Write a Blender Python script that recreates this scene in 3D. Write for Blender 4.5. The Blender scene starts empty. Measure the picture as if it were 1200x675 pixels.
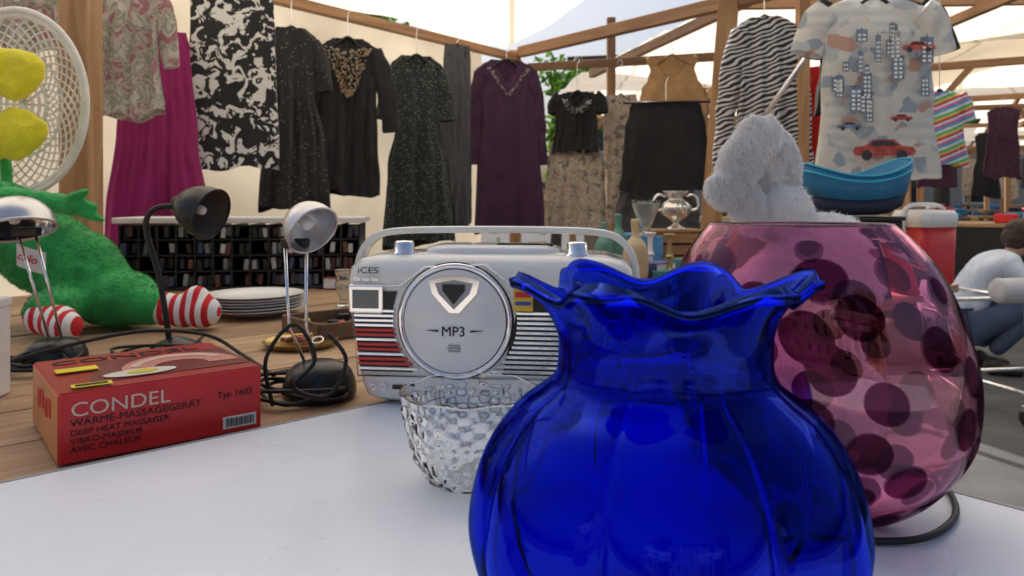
import bpy, math, random, bmesh
from math import sin, cos, pi, radians
from mathutils import Vector, Matrix, Euler, noise
random.seed(7)
S = bpy.context.scene
S.view_settings.view_transform = 'Standard'
S.view_settings.look = 'None'
S.view_settings.exposure = 0
COL = S.collection

# ---------------------------------------------------------------- materials
def newmat(name):
    m = bpy.data.materials.new(name); m.use_nodes = True
    nt = m.node_tree
    for n in list(nt.nodes): nt.nodes.remove(n)
    out = nt.nodes.new('ShaderNodeOutputMaterial')
    return m, nt, out
def N(nt, t, **k):
    n = nt.nodes.new(t)
    for a, b in k.items():
        if a in n.inputs.keys(): n.inputs[a].default_value = b
        else: setattr(n, a, b)
    return n
def coords(nt, scale=(1, 1, 1), rot=(0, 0, 0)):
    tc = nt.nodes.new('ShaderNodeTexCoord'); mp = nt.nodes.new('ShaderNodeMapping')
    mp.inputs['Scale'].default_value = scale; mp.inputs['Rotation'].default_value = rot
    nt.links.new(tc.outputs['Object'], mp.inputs['Vector'])
    return mp.outputs['Vector']
def c4(c): return (c[0], c[1], c[2], 1)
def M(name, col, rough=.6, metal=0, trans=0, var=.15, scale=15, bump=0, bscale=60, sheen=0, ior=1.45, coat=0, transl=0, stretch=(1, 1, 1), seams=False):
    m, nt, out = newmat(name)
    p = N(nt, 'ShaderNodeBsdfPrincipled')
    v = coords(nt, stretch)
    no = N(nt, 'ShaderNodeTexNoise', Scale=scale, Detail=6.0)
    nt.links.new(v, no.inputs['Vector'])
    r = N(nt, 'ShaderNodeValToRGB')
    r.color_ramp.elements[0].position = .3; r.color_ramp.elements[1].position = .7
    r.color_ramp.elements[0].color = c4([x * (1 - var) for x in col])
    r.color_ramp.elements[1].color = c4([min(1, x * (1 + var)) for x in col])
    nt.links.new(no.outputs['Fac'], r.inputs['Fac'])
    colout = r.outputs['Color']
    if seams:
        wv = N(nt, 'ShaderNodeTexWave', Scale=.32); wv.bands_direction = 'X'; nt.links.new(v, wv.inputs['Vector'])
        rs = N(nt, 'ShaderNodeValToRGB'); rs.color_ramp.elements[0].position = .0; rs.color_ramp.elements[0].color = (.62, .6, .56, 1); rs.color_ramp.elements[1].position = .006
        nt.links.new(wv.outputs['Fac'], rs.inputs[0])
        mxs = N(nt, 'ShaderNodeMix', data_type='RGBA', blend_type='MULTIPLY'); mxs.inputs[0].default_value = 1
        nt.links.new(colout, mxs.inputs[6]); nt.links.new(rs.outputs[0], mxs.inputs[7]); colout = mxs.outputs[2]
    nt.links.new(colout, p.inputs['Base Color'])
    p.inputs['Roughness'].default_value = rough; p.inputs['Metallic'].default_value = metal
    p.inputs['Transmission Weight'].default_value = trans; p.inputs['IOR'].default_value = ior
    p.inputs['Sheen Weight'].default_value = sheen; p.inputs['Coat Weight'].default_value = coat
    if bump:
        n2 = N(nt, 'ShaderNodeTexNoise', Scale=bscale, Detail=5.0); nt.links.new(v, n2.inputs['Vector'])
        b = N(nt, 'ShaderNodeBump', Strength=bump, Distance=.01); nt.links.new(n2.outputs['Fac'], b.inputs['Height'])
        nt.links.new(b.outputs['Normal'], p.inputs['Normal'])
    if transl:
        t = N(nt, 'ShaderNodeBsdfTranslucent'); nt.links.new(colout, t.inputs['Color'])
        mx = N(nt, 'ShaderNodeMixShader'); mx.inputs[0].default_value = transl
        nt.links.new(p.outputs[0], mx.inputs[1]); nt.links.new(t.outputs[0], mx.inputs[2])
        nt.links.new(mx.outputs[0], out.inputs[0])
    else: nt.links.new(p.outputs[0], out.inputs[0])
    return m
def pattern(name, kind, cols, scale=20, rough=.85, transl=.0, thr=.5, stretch=(1, 1, 1), sheen=.2, rot=(0, 0, 0)):
    m, nt, out = newmat(name)
    p = N(nt, 'ShaderNodeBsdfPrincipled', Roughness=rough); p.inputs['Sheen Weight'].default_value = sheen
    v = coords(nt, stretch, rot)
    r = N(nt, 'ShaderNodeValToRGB'); r.color_ramp.interpolation = 'CONSTANT' if kind not in ('soft',) else 'LINEAR'
    if kind == 'dots':
        t = N(nt, 'ShaderNodeTexVoronoi', Scale=scale); nt.links.new(v, t.inputs['Vector']); o = t.outputs['Distance']
    elif kind in ('blot', 'soft'):
        t = N(nt, 'ShaderNodeTexNoise', Scale=scale, Detail=3.0, Distortion=1.2); nt.links.new(v, t.inputs['Vector']); o = t.outputs['Fac']
    elif kind == 'zebra':
        t = N(nt, 'ShaderNodeTexWave', Scale=scale, Distortion=7.0, Detail=1.0); t.inputs['Detail Scale'].default_value = 1.0
        t.bands_direction = 'Z'; nt.links.new(v, t.inputs['Vector']); o = t.outputs['Fac']
    elif kind == 'stripe':
        t = N(nt, 'ShaderNodeTexWave', Scale=scale, Distortion=.4); t.bands_direction = 'Z'; t.wave_profile = 'SAW'
        nt.links.new(v, t.inputs['Vector']); o = t.outputs['Fac']
    nt.links.new(o, r.inputs['Fac'])
    els = r.color_ramp.elements
    if len(cols) == 2:
        els[0].position = 0; els[1].position = thr; els[0].color = c4(cols[0]); els[1].color = c4(cols[1])
    else:
        els[0].position = 0; els[0].color = c4(cols[0]); n = len(cols)
        lo, hi = (0, 1) if kind in ('stripe',) else (.32, .68)
        els[1].position = lo + (hi - lo) * (n - 1) / n; els[1].color = c4(cols[-1])
        for i in range(1, n - 1):
            e = els.new(lo + (hi - lo) * i / n); e.color = c4(cols[i])
    nt.links.new(r.outputs['Color'], p.inputs['Base Color'])
    n2 = N(nt, 'ShaderNodeTexNoise', Scale=300.0); nt.links.new(v, n2.inputs['Vector'])
    b = N(nt, 'ShaderNodeBump', Strength=.25, Distance=.003); nt.links.new(n2.outputs['Fac'], b.inputs['Height']); nt.links.new(b.outputs['Normal'], p.inputs['Normal'])
    if transl:
        tt = N(nt, 'ShaderNodeBsdfTranslucent'); nt.links.new(r.outputs['Color'], tt.inputs['Color'])
        mx = N(nt, 'ShaderNodeMixShader'); mx.inputs[0].default_value = transl
        nt.links.new(p.outputs[0], mx.inputs[1]); nt.links.new(tt.outputs[0], mx.inputs[2]); nt.links.new(mx.outputs[0], out.inputs[0])
    else: nt.links.new(p.outputs[0], out.inputs[0])
    return m
def wood(name, c1, c2, scale=3, along=(1, 12, 12), rough=.65):
    m, nt, out = newmat(name)
    p = N(nt, 'ShaderNodeBsdfPrincipled', Roughness=rough)
    v = coords(nt, along)
    oi = N(nt, 'ShaderNodeObjectInfo')
    ad = N(nt, 'ShaderNodeVectorMath', operation='ADD'); nt.links.new(v, ad.inputs[0])
    ml = N(nt, 'ShaderNodeMath', operation='MULTIPLY'); ml.inputs[1].default_value = 37; nt.links.new(oi.outputs['Random'], ml.inputs[0])
    nt.links.new(ml.outputs[0], ad.inputs[1])
    no = N(nt, 'ShaderNodeTexNoise', Scale=scale, Detail=8.0, Distortion=.8); nt.links.new(ad.outputs[0], no.inputs['Vector'])
    r = N(nt, 'ShaderNodeValToRGB'); e = r.color_ramp.elements
    e[0].position = .3; e[1].position = .7; e[0].color = c4(c1); e[1].color = c4(c2)
    nt.links.new(no.outputs['Fac'], r.inputs['Fac'])
    hs = N(nt, 'ShaderNodeHueSaturation'); mr = N(nt, 'ShaderNodeMapRange'); mr.inputs['To Min'].default_value = .75; mr.inputs['To Max'].default_value = 1.2
    nt.links.new(oi.outputs['Random'], mr.inputs['Value']); nt.links.new(mr.outputs[0], hs.inputs['Value'])
    nt.links.new(r.outputs['Color'], hs.inputs['Color']); nt.links.new(hs.outputs[0], p.inputs['Base Color'])
    b = N(nt, 'ShaderNodeBump', Strength=.3, Distance=.004); nt.links.new(no.outputs['Fac'], b.inputs['Height']); nt.links.new(b.outputs['Normal'], p.inputs['Normal'])
    nt.links.new(p.outputs[0], out.inputs[0]); return m

black = M('black_plastic', (.012, .012, .014), .3)
blackm = M('black_matte', (.02, .02, .022), .7)
chrome = M('chrome', (.85, .85, .87), .08, metal=1, var=.03)
silver = M('silver_paint', (.65, .65, .67), .3, metal=.8, var=.05)
cream = M('cream_plastic', (.86, .85, .80), .15, var=.03, coat=.6)
cream2 = M('cream_plastic_door', (.89, .88, .85), .2, var=.03, coat=.5)
white = M('white_ceramic', (.82, .82, .81), .25, var=.05)
wicker_m = M('wicker_white', (.86, .84, .8), .6, bump=.4, bscale=200)
woodp = wood('timber_post', (.34, .17, .07), (.55, .33, .16), 2.5, (10, 10, 1))
woodx = wood('timber_beam', (.24, .12, .055), (.42, .24, .12), 2.5, (1, 10, 10))
woodt = wood('plank_wood', (.32, .19, .10), (.52, .34, .2), 3, (1.2, 14, 14), .6)
woodd = wood('dark_wood', (.12, .06, .03), (.2, .11, .06), 3, (1.2, 14, 14), .5)
redm = M('red_paint', (.6, .03, .03), .45)
green_pl = M('green_plush', (.035, .40, .09), .95, var=.25, sheen=.3, bump=.5, bscale=150)
yellow_pl = M('yellow_plush', (.88, .76, .03), .95, sheen=.4, bump=.3, bscale=150)
cable_m = M('cable_rubber', (.012, .012, .013), .45)
card = M('cardboard', (.34, .23, .13), .85, bump=.2)

# ---------------------------------------------------------------- geometry helpers
def empty(name, loc=(0, 0, 0), rotz=0, rot=None):
    e = bpy.data.objects.new(name, None); e.location = loc; e.empty_display_size = .05
    e.rotation_euler = rot if rot else (0, 0, rotz); COL.objects.link(e); return e
def mk(name, verts, faces, mat, parent=None, smooth=True, loc=None, rot=None):
    me = bpy.data.meshes.new(name); me.from_pydata([tuple(v) for v in verts], [], faces); me.update()
    if smooth: me.polygons.foreach_set('use_smooth', [True] * len(me.polygons))
    o = bpy.data.objects.new(name, me); COL.objects.link(o)
    if mat: me.materials.append(mat)
    if parent: o.parent = parent
    if loc: o.location = loc
    if rot: o.rotation_euler = rot
    return o
def box(name, c, s, mat, parent=None, bev=.002, rot=None):
    x, y, z = s[0] / 2, s[1] / 2, s[2] / 2
    v = [(-x, -y, -z), (x, -y, -z), (x, y, -z), (-x, y, -z), (-x, -y, z), (x, -y, z), (x, y, z), (-x, y, z)]
    f = [(0, 3, 2, 1), (4, 5, 6, 7), (0, 1, 5, 4), (1, 2, 6, 5), (2, 3, 7, 6), (3, 0, 4, 7)]
    o = mk(name, v, f, mat, parent, smooth=False, loc=c, rot=rot)
    if bev:
        b = o.modifiers.new('b', 'BEVEL'); b.width = bev; b.segments = 3; b.limit_method = 'ANGLE'
    return o
def beam(name, a, b, w, h, mat, parent=None):
    a = Vector(a); b = Vector(b); d = b - a; L = d.length
    o = box(name, (0, 0, 0), (L, w, h), mat, parent, .003)
    x = d.normalized(); up = Vector((0, 0, 1)) if abs(x.z) < .9 else Vector((0, 1, 0))
    y = up.cross(x).normalized(); z = x.cross(y)
    o.matrix_local = Matrix.Translation((a + b) / 2) @ Matrix((x, y, z)).transposed().to_4x4()
    return o
def post(name, a, b, w, mat, parent=None):
    a = Vector(a); b = Vector(b); d = b - a; L = d.length
    o = box(name, (0, 0, 0), (w, w, L), mat, parent, .003)
    o.rotation_mode = 'QUATERNION'; o.rotation_quaternion = d.to_track_quat('Z', 'Y'); o.location = (a + b) / 2
    return o
def catmull(pts, n=6, closed=False):
    P = [Vector(p) for p in pts]; out = []
    m = len(P)
    rng = range(m if closed else m - 1)
    for i in rng:
        if closed: p0, p1, p2, p3 = P[(i - 1) % m], P[i], P[(i + 1) % m], P[(i + 2) % m]
        else: p0, p1, p2, p3 = P[max(i - 1, 0)], P[i], P[i + 1], P[min(i + 2, m - 1)]
        for j in range(n):
            t = j / n
            out.append(.5 * ((2 * p1) + (p2 - p0) * t + (2 * p0 - 5 * p1 + 4 * p2 - p3) * t * t + (3 * p1 - p0 - 3 * p2 + p3) * t ** 3))
    if not closed: out.append(P[-1])
    return out
def tubegeo(pts, r, seg=8, n=6, closed=False, smoothp=True, rs=None, flat=1.0, up=None):
    P = catmull(pts, n, closed) if smoothp else [Vector(p) for p in pts]
    m = len(P); V = []; F = []
    prev = None
    for i, p in enumerate(P):
        t = (P[(i + 1) % m] - P[i - 1]) if closed else (P[min(i + 1, m - 1)] - P[max(i - 1, 0)])
        t.normalize()
        if up is not None: s = Vector(up)
        elif prev is None: s = Vector((0, 0, 1)) if abs(t.z) < .9 else Vector((1, 0, 0))
        else: s = prev
        s = (s - t * s.dot(t)).normalized(); prev = s; b = t.cross(s)
        rr = r
        if rs:
            q = i / (m - 1) * (len(rs) - 1); k = min(int(q), len(rs) - 2); rr = rs[k] + (rs[k + 1] - rs[k]) * (q - k)
        for j in range(seg):
            a = 2 * pi * j / seg
            V.append(p + s * cos(a) * rr * flat + b * sin(a) * rr)
    rng = m if closed else m - 1
    for i in range(rng):
        for j in range(seg):
            a, b_ = i * seg + j, i * seg + (j + 1) % seg
            c, d = ((i + 1) % m) * seg + (j + 1) % seg, ((i + 1) % m) * seg + j
            F.append((a, b_, c, d))
    if not closed:
        F.append(tuple(range(seg))[::-1]); F.append(tuple(range((m - 1) * seg, m * seg)))
    return V, F
def tube(name, pts, r, mat, parent=None, **k):
    V, F = tubegeo(pts, r, **k); return mk(name, V, F, mat, parent)
def merge(geos):
    V = []; F = []
    for v, f in geos:
        o = len(V); V += list(v); F += [tuple(i + o for i in q) for q in f]
    return V, F
def lathe(name, prof, mat, parent=None, seg=48, fn=None, loc=None, rot=None, sx=1, sy=1):
    V = []; F = []
    for i, (r, z) in enumerate(prof):
        for j in range(seg):
            a = 2 * pi * j / seg; rr, zz = r, z
            if fn: rr, zz = fn(r, z, a, i)
            V.append((rr * cos(a) * sx, rr * sin(a) * sy, zz))
    n = len(prof)
    for i in range(n - 1):
        for j in range(seg):
            F.append((i * seg + j, i * seg + (j + 1) % seg, (i + 1) * seg + (j + 1) % seg, (i + 1) * seg + j))
    if prof[0][0] > 1e-5: F.append(tuple(range(seg))[::-1])
    if prof[-1][0] > 1e-5: F.append(tuple(range((n - 1) * seg, n * seg)))
    return mk(name, V, F, mat, parent, loc=loc, rot=rot)
def smoothprof(pts, n=5):
    return [(max(p.x, 0), p.y) for p in catmull([(a, b, 0) for a, b in pts], n)]
def shell(outer, th):
    inner = []
    n = len(outer)
    for i in range(n - 1, -1, -1):
        a = outer[max(i - 1, 0)]; b = outer[min(i + 1, n - 1)]
        dx, dz = b[0] - a[0], b[1] - a[1]; L = math.hypot(dx, dz) or 1
        nx, nz = -dz / L, dx / L
        inner.append((max(outer[i][0] + nx * th, 0.0), outer[i][1] + nz * th if outer[i][0] > .001 else outer[i][1] + th))
    return outer + inner
def blob(name, parts, mat, parent=None, voxel=.006, smooth_it=8, lump=0, lscale=20):
    geos = []
    for p in parts:
        c, r = Vector(p[0]), p[1]; R = Euler(p[2]).to_matrix() if len(p) > 2 else Matrix.Identity(3)
        V = []; F = []; a, b = 20, 12
        for i in range(b + 1):
            th = pi * i / b
            for j in range(a):
                ph = 2 * pi * j / a
                V.append(c + R @ Vector((r[0] * sin(th) * cos(ph), r[1] * sin(th) * sin(ph), r[2] * cos(th))))
        for i in range(b):
            for j in range(a): F.append((i * a + j, (i + 1) * a + j, (i + 1) * a + (j + 1) % a, i * a + (j + 1) % a))
        geos.append((V, F))
    V, F = merge(geos)
    o = mk(name, V, F, mat, parent)
    md = o.modifiers.new('r', 'REMESH'); md.mode = 'VOXEL'; md.voxel_size = voxel; md.use_smooth_shade = True
    sm = o.modifiers.new('s', 'SMOOTH'); sm.iterations = smooth_it; sm.factor = .6
    dg = bpy.context.evaluated_depsgraph_get(); dg.update()
    me = bpy.data.meshes.new_from_object(o.evaluated_get(dg)); o.modifiers.clear(); o.data = me
    if lump:
        nn = [v.normal.copy() for v in me.vertices]
        for v, q in zip(me.vertices, nn): v.co += q * lump * (noise.noise(v.co * lscale) + .5 * abs(noise.noise(v.co * lscale * 2.3)) * -1)
        me.update()
    return o
def fur(name, src, mat, parent, count, length, width=.0006, seed=1):
    rnd = random.Random(seed); me = src.data; me.calc_loop_triangles()
    tris = me.loop_triangles; areas = [t.area for t in tris]
    picks = rnd.choices(range(len(tris)), weights=areas, k=count)
    V = []; F = []
    for i in picks:
        t = tris[i]; a, b, c = (me.vertices[k].co for k in t.vertices)
        u, w = rnd.random(), rnd.random()
        if u + w > 1: u, w = 1 - u, 1 - w
        p = a + (b - a) * u + (c - a) * w; n = t.normal
        cl = Vector((noise.noise(p * 90), noise.noise(p * 90 + Vector((9, 0, 0))), noise.noise(p * 90 + Vector((0, 9, 0))) - .3))
        d = (n * .7 + cl * 1.3 + Vector((rnd.gauss(0, .22), rnd.gauss(0, .22), rnd.gauss(-.1, .22)))).normalized()
        s = d.cross(Vector((rnd.gauss(0, 1), rnd.gauss(0, 1), rnd.gauss(0, 1)))).normalized() * width
        L = length * rnd.uniform(.6, 1.3); k = len(V)
        mid = p + d * L * .55; tip = p + (d + Vector((0, 0, -.5)) + n * .1).normalized() * L
        V += [p - s, p + s, mid + s * .7, mid - s * .7, tip]
        F += [(k, k + 1, k + 2, k + 3), (k + 3, k + 2, k + 4)]
    return mk(name, V, F, mat, parent)
def text(name, body, size, loc, mat, parent, rot=(pi / 2, 0, 0), extr=.0002, sx=1):
    cu = bpy.data.curves.new(name, 'FONT'); cu.body = body; cu.size = size; cu.extrude = extr
    o = bpy.data.objects.new(name, cu); COL.objects.link(o); cu.materials.append(mat); o.parent = parent
    o.location = loc; o.rotation_euler = rot; o.scale = (sx, 1, 1); return o
def loft(name, rings, mat, parent=None, caps=True):
    n = len(rings[0]); V = [p for r in rings for p in r]; F = []
    for i in range(len(rings) - 1):
        for j in range(n): F.append((i * n + j, i * n + (j + 1) % n, (i + 1) * n + (j + 1) % n, (i + 1) * n + j))
    if caps: F.append(tuple(range(n))[::-1]); F.append(tuple(range(len(V) - n, len(V))))
    return mk(name, V, F, mat, parent)
def rrect(a, b, z, n=5, seg=96, cx=0, cy=0):
    out = []
    for j in range(seg):
        t = 2 * pi * j / seg; c, s = cos(t), sin(t)
        out.append((cx + a * math.copysign(abs(c) ** (2 / n), c), cy + b * math.copysign(abs(s) ** (2 / n), s), z))
    return out
def skinned(name, verts, edges, radii, mat, parent=None, sub=2, root=0):
    me = bpy.data.meshes.new(name); me.from_pydata(verts, edges, []); me.update()
    o = bpy.data.objects.new(name, me); COL.objects.link(o); me.materials.append(mat)
    if parent: o.parent = parent
    o.modifiers.new('skin', 'SKIN')
    sv = me.skin_vertices[0].data
    for i, r in enumerate(radii):
        sv[i].radius = (r, r) if not isinstance(r, tuple) else r
        sv[i].use_root = (i == root)
    s = o.modifiers.new('sub', 'SUBSURF'); s.levels = sub; s.render_levels = sub
    o.modifiers['skin'].use_smooth_shade = True
    return o

# ---------------------------------------------------------------- camera
ZC = .993
cam = bpy.data.cameras.new('camera'); cam.lens = 26.1; cam.sensor_width = 36; cam.shift_y = -.0854
cam.clip_start = .01; cam.clip_end = 600
cam.dof.use_dof = True; cam.dof.focus_distance = .68; cam.dof.aperture_fstop = 13
co = bpy.data.objects.new('camera', cam); co.location = (0, 0, ZC); co.rotation_euler = (radians(90), 0, 0)
COL.objects.link(co); S.camera = co

# ---------------------------------------------------------------- light
az, el = radians(-25), radians(56)
sd = Vector((sin(az) * cos(el), cos(az) * cos(el), sin(el)))
w = bpy.data.worlds.new('World'); S.world = w; w.use_nodes = True
nt = w.node_tree; bg = nt.nodes['Background']; sky = nt.nodes.new('ShaderNodeTexSky')
sky.sky_type = 'NISHITA'; sky.sun_disc = False; sky.sun_elevation = el; sky.sun_rotation = az; sky.dust_density = 6.0
nt.links.new(sky.outputs[0], bg.inputs[0]); bg.inputs[1].default_value = .15
sl = bpy.data.lights.new('sun', 'SUN'); sl.energy = 5; sl.angle = radians(.5); sl.color = (1, .95, .87)
so = bpy.data.objects.new('sun', sl); so.rotation_mode = 'QUATERNION'; so.rotation_quaternion = sd.to_track_quat('Z', 'Y'); so.location = sd * 20; COL.objects.link(so)

# ---------------------------------------------------------------- ground
asph = M('asphalt', (.09, .09, .093), .9, var=.35, scale=3, bump=.5, bscale=90)
mk('ground', [(-250, -250, 0), (250, -250, 0), (250, 250, 0), (-250, 250, 0)], [(0, 1, 2, 3)], asph, smooth=False)
bounce_m = M('bounce_paving_pale', (.42, .40, .37), .85, var=.15, scale=2, bump=.3, bscale=40)
mk('bounce_paving', [(-14, -12, .006), (14, -12, .006), (14, -.35, .006), (-14, -.35, .006)], [(0, 1, 2, 3)], bounce_m, smooth=False)  # unseen pale sheet added behind the camera, bounces light onto the object fronts

# stall frame: C = far corner of white table top, u runs along stall front, n goes into the stall
C = Vector((0, 1.034)); U = Vector((.746, .666)); Nn = Vector((-.666, .746)); A = math.atan2(.666, .746)
def P(u, n, z=0): q = C + U * u + Nn * n; return (q.x, q.y, z)

# white table
wb = empty('white_table', (C.x, C.y, .75), A)
whiteboard, nt_, out_ = newmat('white_melamine')
p_ = N(nt_, 'ShaderNodeBsdfPrincipled', Roughness=.32)
v_ = coords(nt_)
n_ = N(nt_, 'ShaderNodeTexNoise', Scale=4.0, Detail=8.0, Roughness=.65); nt_.links.new(v_, n_.inputs['Vector'])
r_ = N(nt_, 'ShaderNodeValToRGB'); e_ = r_.color_ramp.elements
e_[0].position = .25; e_[0].color = (.80, .85, .91, 1); e_[1].position = .6; e_[1].color = (.87, .91, .96, 1)
nt_.links.new(n_.outputs['Fac'], r_.inputs['Fac'])
n3 = N(nt_, 'ShaderNodeTexNoise', Scale=45.0, Detail=6.0); n3.inputs['Roughness'].default_value = .7
mp3 = N(nt_, 'ShaderNodeMapping'); mp3.inputs['Scale'].default_value = (1, 4, 1); mp3.inputs['Rotation'].default_value = (0, 0, .6)
nt_.links.new(v_, mp3.inputs[0]); nt_.links.new(mp3.outputs[0], n3.inputs['Vector'])
r3 = N(nt_, 'ShaderNodeValToRGB'); r3.color_ramp.elements[0].position = .27; r3.color_ramp.elements[0].color = (.78, .77, .76, 1); r3.color_ramp.elements[1].position = .36
nt_.links.new(n3.outputs['Fac'], r3.inputs['Fac'])
mx_ = N(nt_, 'ShaderNodeMix', data_type='RGBA', blend_type='MULTIPLY'); mx_.inputs[0].default_value = 1
nt_.links.new(r_.outputs[0], mx_.inputs[6]); nt_.links.new(r3.outputs[0], mx_.inputs[7]); nt_.links.new(mx_.outputs[2], p_.inputs['Base Color'])
mr_ = N(nt_, 'ShaderNodeMapRange'); mr_.inputs['To Min'].default_value = .18; mr_.inputs['To Max'].default_value = .42
nt_.links.new(n_.outputs['Fac'], mr_.inputs['Value']); nt_.links.new(mr_.outputs[0], p_.inputs['Roughness'])
nt_.links.new(p_.outputs[0], out_.inputs[0])
LW, LL = .633, 1.6
box('table_top', (-LW / 2, -LL / 2, -.009), (LW - .004, LL - .004, .018), whiteboard, wb, .0015)
trim = M('edge_trim', (.35, .35, .36), .4, metal=.4)
box('trim_back', (-LW / 2, .002, -.010), (LW + .008, .004, .020), trim, wb, .001)
box('trim_right', (.002, -LL / 2, -.010), (.004, LL - .002, .020), trim, wb, .001)
box('under_board', (-LW / 2 - .02, -LL / 2 - .0, -.029), (LW + .03, LL - .05, .019), woodt, wb, .002)
for sx in (-.57, -.06):
    for sy in (-.08, -1.5):
        box('leg', (sx, sy, -.395), (.04, .04, .71), woodd, wb)

# timber stall table
wt = empty('timber_table', P(0, 0, .738), A)
nb = 11; bw = 1.62 / nb
for i in range(nb):
    box('plank', (.28 + random.uniform(-.02, .02), .012 + bw * (i + .5), -.012 + random.uniform(-.0015, .0015)), (3.15, bw - .004, .024), woodt, wt, .002)
box('crossbeam', (-.9, .82, -.05), (.06, 1.5, .05), woodt, wt); box('crossbeam', (1.6, .82, -.05), (.06, 1.5, .05), woodt, wt)
for x in (-.9, 1.6):
    for y in (.15, 1.5): box('trestle_leg', (x, y, -.405), (.06, .06, .66), woodt, wt)

# ---------------------------------------------------------------- blue glass vase
def glassmat(name, col, rough=.0, ior=1.45, bump=0, bs=40, dist=.004):
    m, nt, out = newmat(name)
    p = N(nt, 'ShaderNodeBsdfGlass', Roughness=rough, IOR=ior); p.inputs['Color'].default_value = c4(col)
    if bump:
        v = coords(nt); n2 = N(nt, 'ShaderNodeTexNoise', Scale=bs, Detail=3.0, Distortion=.6); nt.links.new(v, n2.inputs['Vector'])
        b = N(nt, 'ShaderNodeBump', Strength=bump, Distance=dist); nt.links.new(n2.outputs['Fac'], b.inputs['Height']); nt.links.new(b.outputs['Normal'], p.inputs['Normal'])
    nt.links.new(p.outputs[0], out.inputs[0]); return m
blue = glassmat('cobalt_glass', (.09, .18, .90), ior=1.58, bump=.05, bs=14, dist=.01)
bp = smoothprof([(0, 0), (.042, 0), (.070, .006), (.092, .028), (.1030, .060), (.1015, .086), (.0935, .111), (.079, .131), (.065, .142), (.0580, .149), (.0565, .158), (.0565, .170), (.059, .181), (.064, .189), (.070, .1945), (.0745, .194)], 6)
def bf(r, z, a, i):
    t = max(0, min(1, (z - .168) / .026)); t = t * t * (3 - 2 * t)
    wv = cos(6 * a + .1) + .2 * cos(3 * a + 1)
    body = math.exp(-((z - .080) / .055) ** 2)
    rr = r * (1 + .085 * body * (abs(cos(4 * a + .35)) ** .5 - .80)) + t * .0088 * wv * (1 if r > .03 else 0)
    curl = -t * .004 * max(0, wv) ** 2 if (r > .0715) else 0
    return rr, z + t * .0062 * wv + curl
bv = empty('blue_glass_vase', (.0815, .40, .7503), .0)
lathe('vase_body', shell(bp, .0042), blue, bv, seg=288, fn=bf)

# ---------------------------------------------------------------- purple spotted vase
pv = empty('purple_glass_vase', (.234, .565, .7503), radians(-8))
pp = smoothprof([(0, 0), (.025, 0), (.055, .013), (.0805, .034), (.0998, .0595), (.108, .085), (.111, .111), (.109, .137), (.102, .169), (.092, .195), (.078, .214), (.067, .2256)], 7)
spots = []
rnd = random.Random(3)
for i in range(84):
    zz = 1 - 2 * (i + .5) / 84; ph = i * 2.39996 + rnd.uniform(-.2, .2); rr = math.sqrt(1 - zz * zz)
    spots.append((Vector((rr * cos(ph) * .11, rr * sin(ph) * .11, .113 + zz * .113)), rnd.uniform(.0125, .0185)))
prof = shell(pp, .0028)
pur, nt, out = newmat('purple_spotted_glass')
at = N(nt, 'ShaderNodeAttribute', attribute_name='spot')
r = N(nt, 'ShaderNodeValToRGB'); e = r.color_ramp.elements
e[0].position = .47; e[0].color = (.96, .72, .83, 1); e[1].position = .52; e[1].color = (.42, .17, .32, 1)
nt.links.new(at.outputs['Fac'], r.inputs['Fac'])
g = N(nt, 'ShaderNodeBsdfGlass', Roughness=.0, IOR=1.6); nt.links.new(r.outputs['Color'], g.inputs['Color'])
v = coords(nt); n2 = N(nt, 'ShaderNodeTexNoise', Scale=12.0, Detail=2.0); nt.links.new(v, n2.inputs['Vector'])
b = N(nt, 'ShaderNodeBump', Strength=.12, Distance=.01); nt.links.new(n2.outputs['Fac'], b.inputs['Height']); nt.links.new(b.outputs['Normal'], g.inputs['Normal'])
nt.links.new(g.outputs[0], out.inputs[0])
o = lathe('vase_body', prof, pur, pv, seg=260)
att = o.data.attributes.new('spot', 'FLOAT', 'POINT'); vals = []
for v in o.data.vertices:
    p = v.co; best = -1
    pw = p + Vector((noise.noise(p * 40), noise.noise(p * 40 + Vector((5, 5, 5))), 0)) * .003
    for c, sr in spots:
        if abs(c.x - p.x) < .04:
            d = (c - pw).length / sr; best = max(best, 1.5 - d)
    vals.append(best if p.z < .212 else best * .2)
att.data.foreach_set('value', vals)
for v in o.data.vertices:
    v.co.y *= .62; v.co.x += (.113 - v.co.z) * .13

tube('power_cord', [(x, y, .7535) for x, y in [(.2, .53), (.261, .522), (.298, .53), (.335, .562), (.357, .603), (.362, .635), (.35, .655), (.32, .665), (.27, .66), (.2, .66)]], .0026, cable_m, n=8)

# ---------------------------------------------------------------- white plush rabbit
furm = M('white_fur', (.95, .94, .93), .9, sheen=.3, var=.02, transl=.3)
pr = empty('plush_rabbit', (.25, .735, .75))
b_ = blob('body', [((.018, 0, .235), (.028, .024, .026)), ((.058, .0, .190), (.055, .045, .040)), ((.02, .0, .10), (.075, .05, .10)), ((.09, 0, .165), (.028, .03, .034)), ((-.05, 0, .05), (.035, .045, .045)), ((.085, 0, .045), (.035, .045, .04))], furm, pr, .004, 4)
fur('fur', b_, furm, pr, 45000, .006, .0003)
e1 = blob('ear', [((.004, .006, .274), (.033, .013, .051), (0, -.10, 0)), ((.012, .004, .235), (.026, .015, .03))], furm, pr, .0035, 3)
fur('ear_fur', e1, furm, pr, 34000, .0058, .0003, 2)
e2 = blob('ear_fold', [((-.010, -.010, .304), (.020, .013, .024), (0, .7, 0)), ((-.028, -.016, .282), (.020, .013, .036), (0, .5, 0)), ((-.043, -.018, .256), (.018, .013, .020), (0, .3, 0)), ((-.020, -.012, .238), (.024, .012, .018), (0, 1.2, 0))], furm, pr, .0035, 3)
fur('ear_fur', e2, furm, pr, 32000, .0058, .0003, 3)

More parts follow.
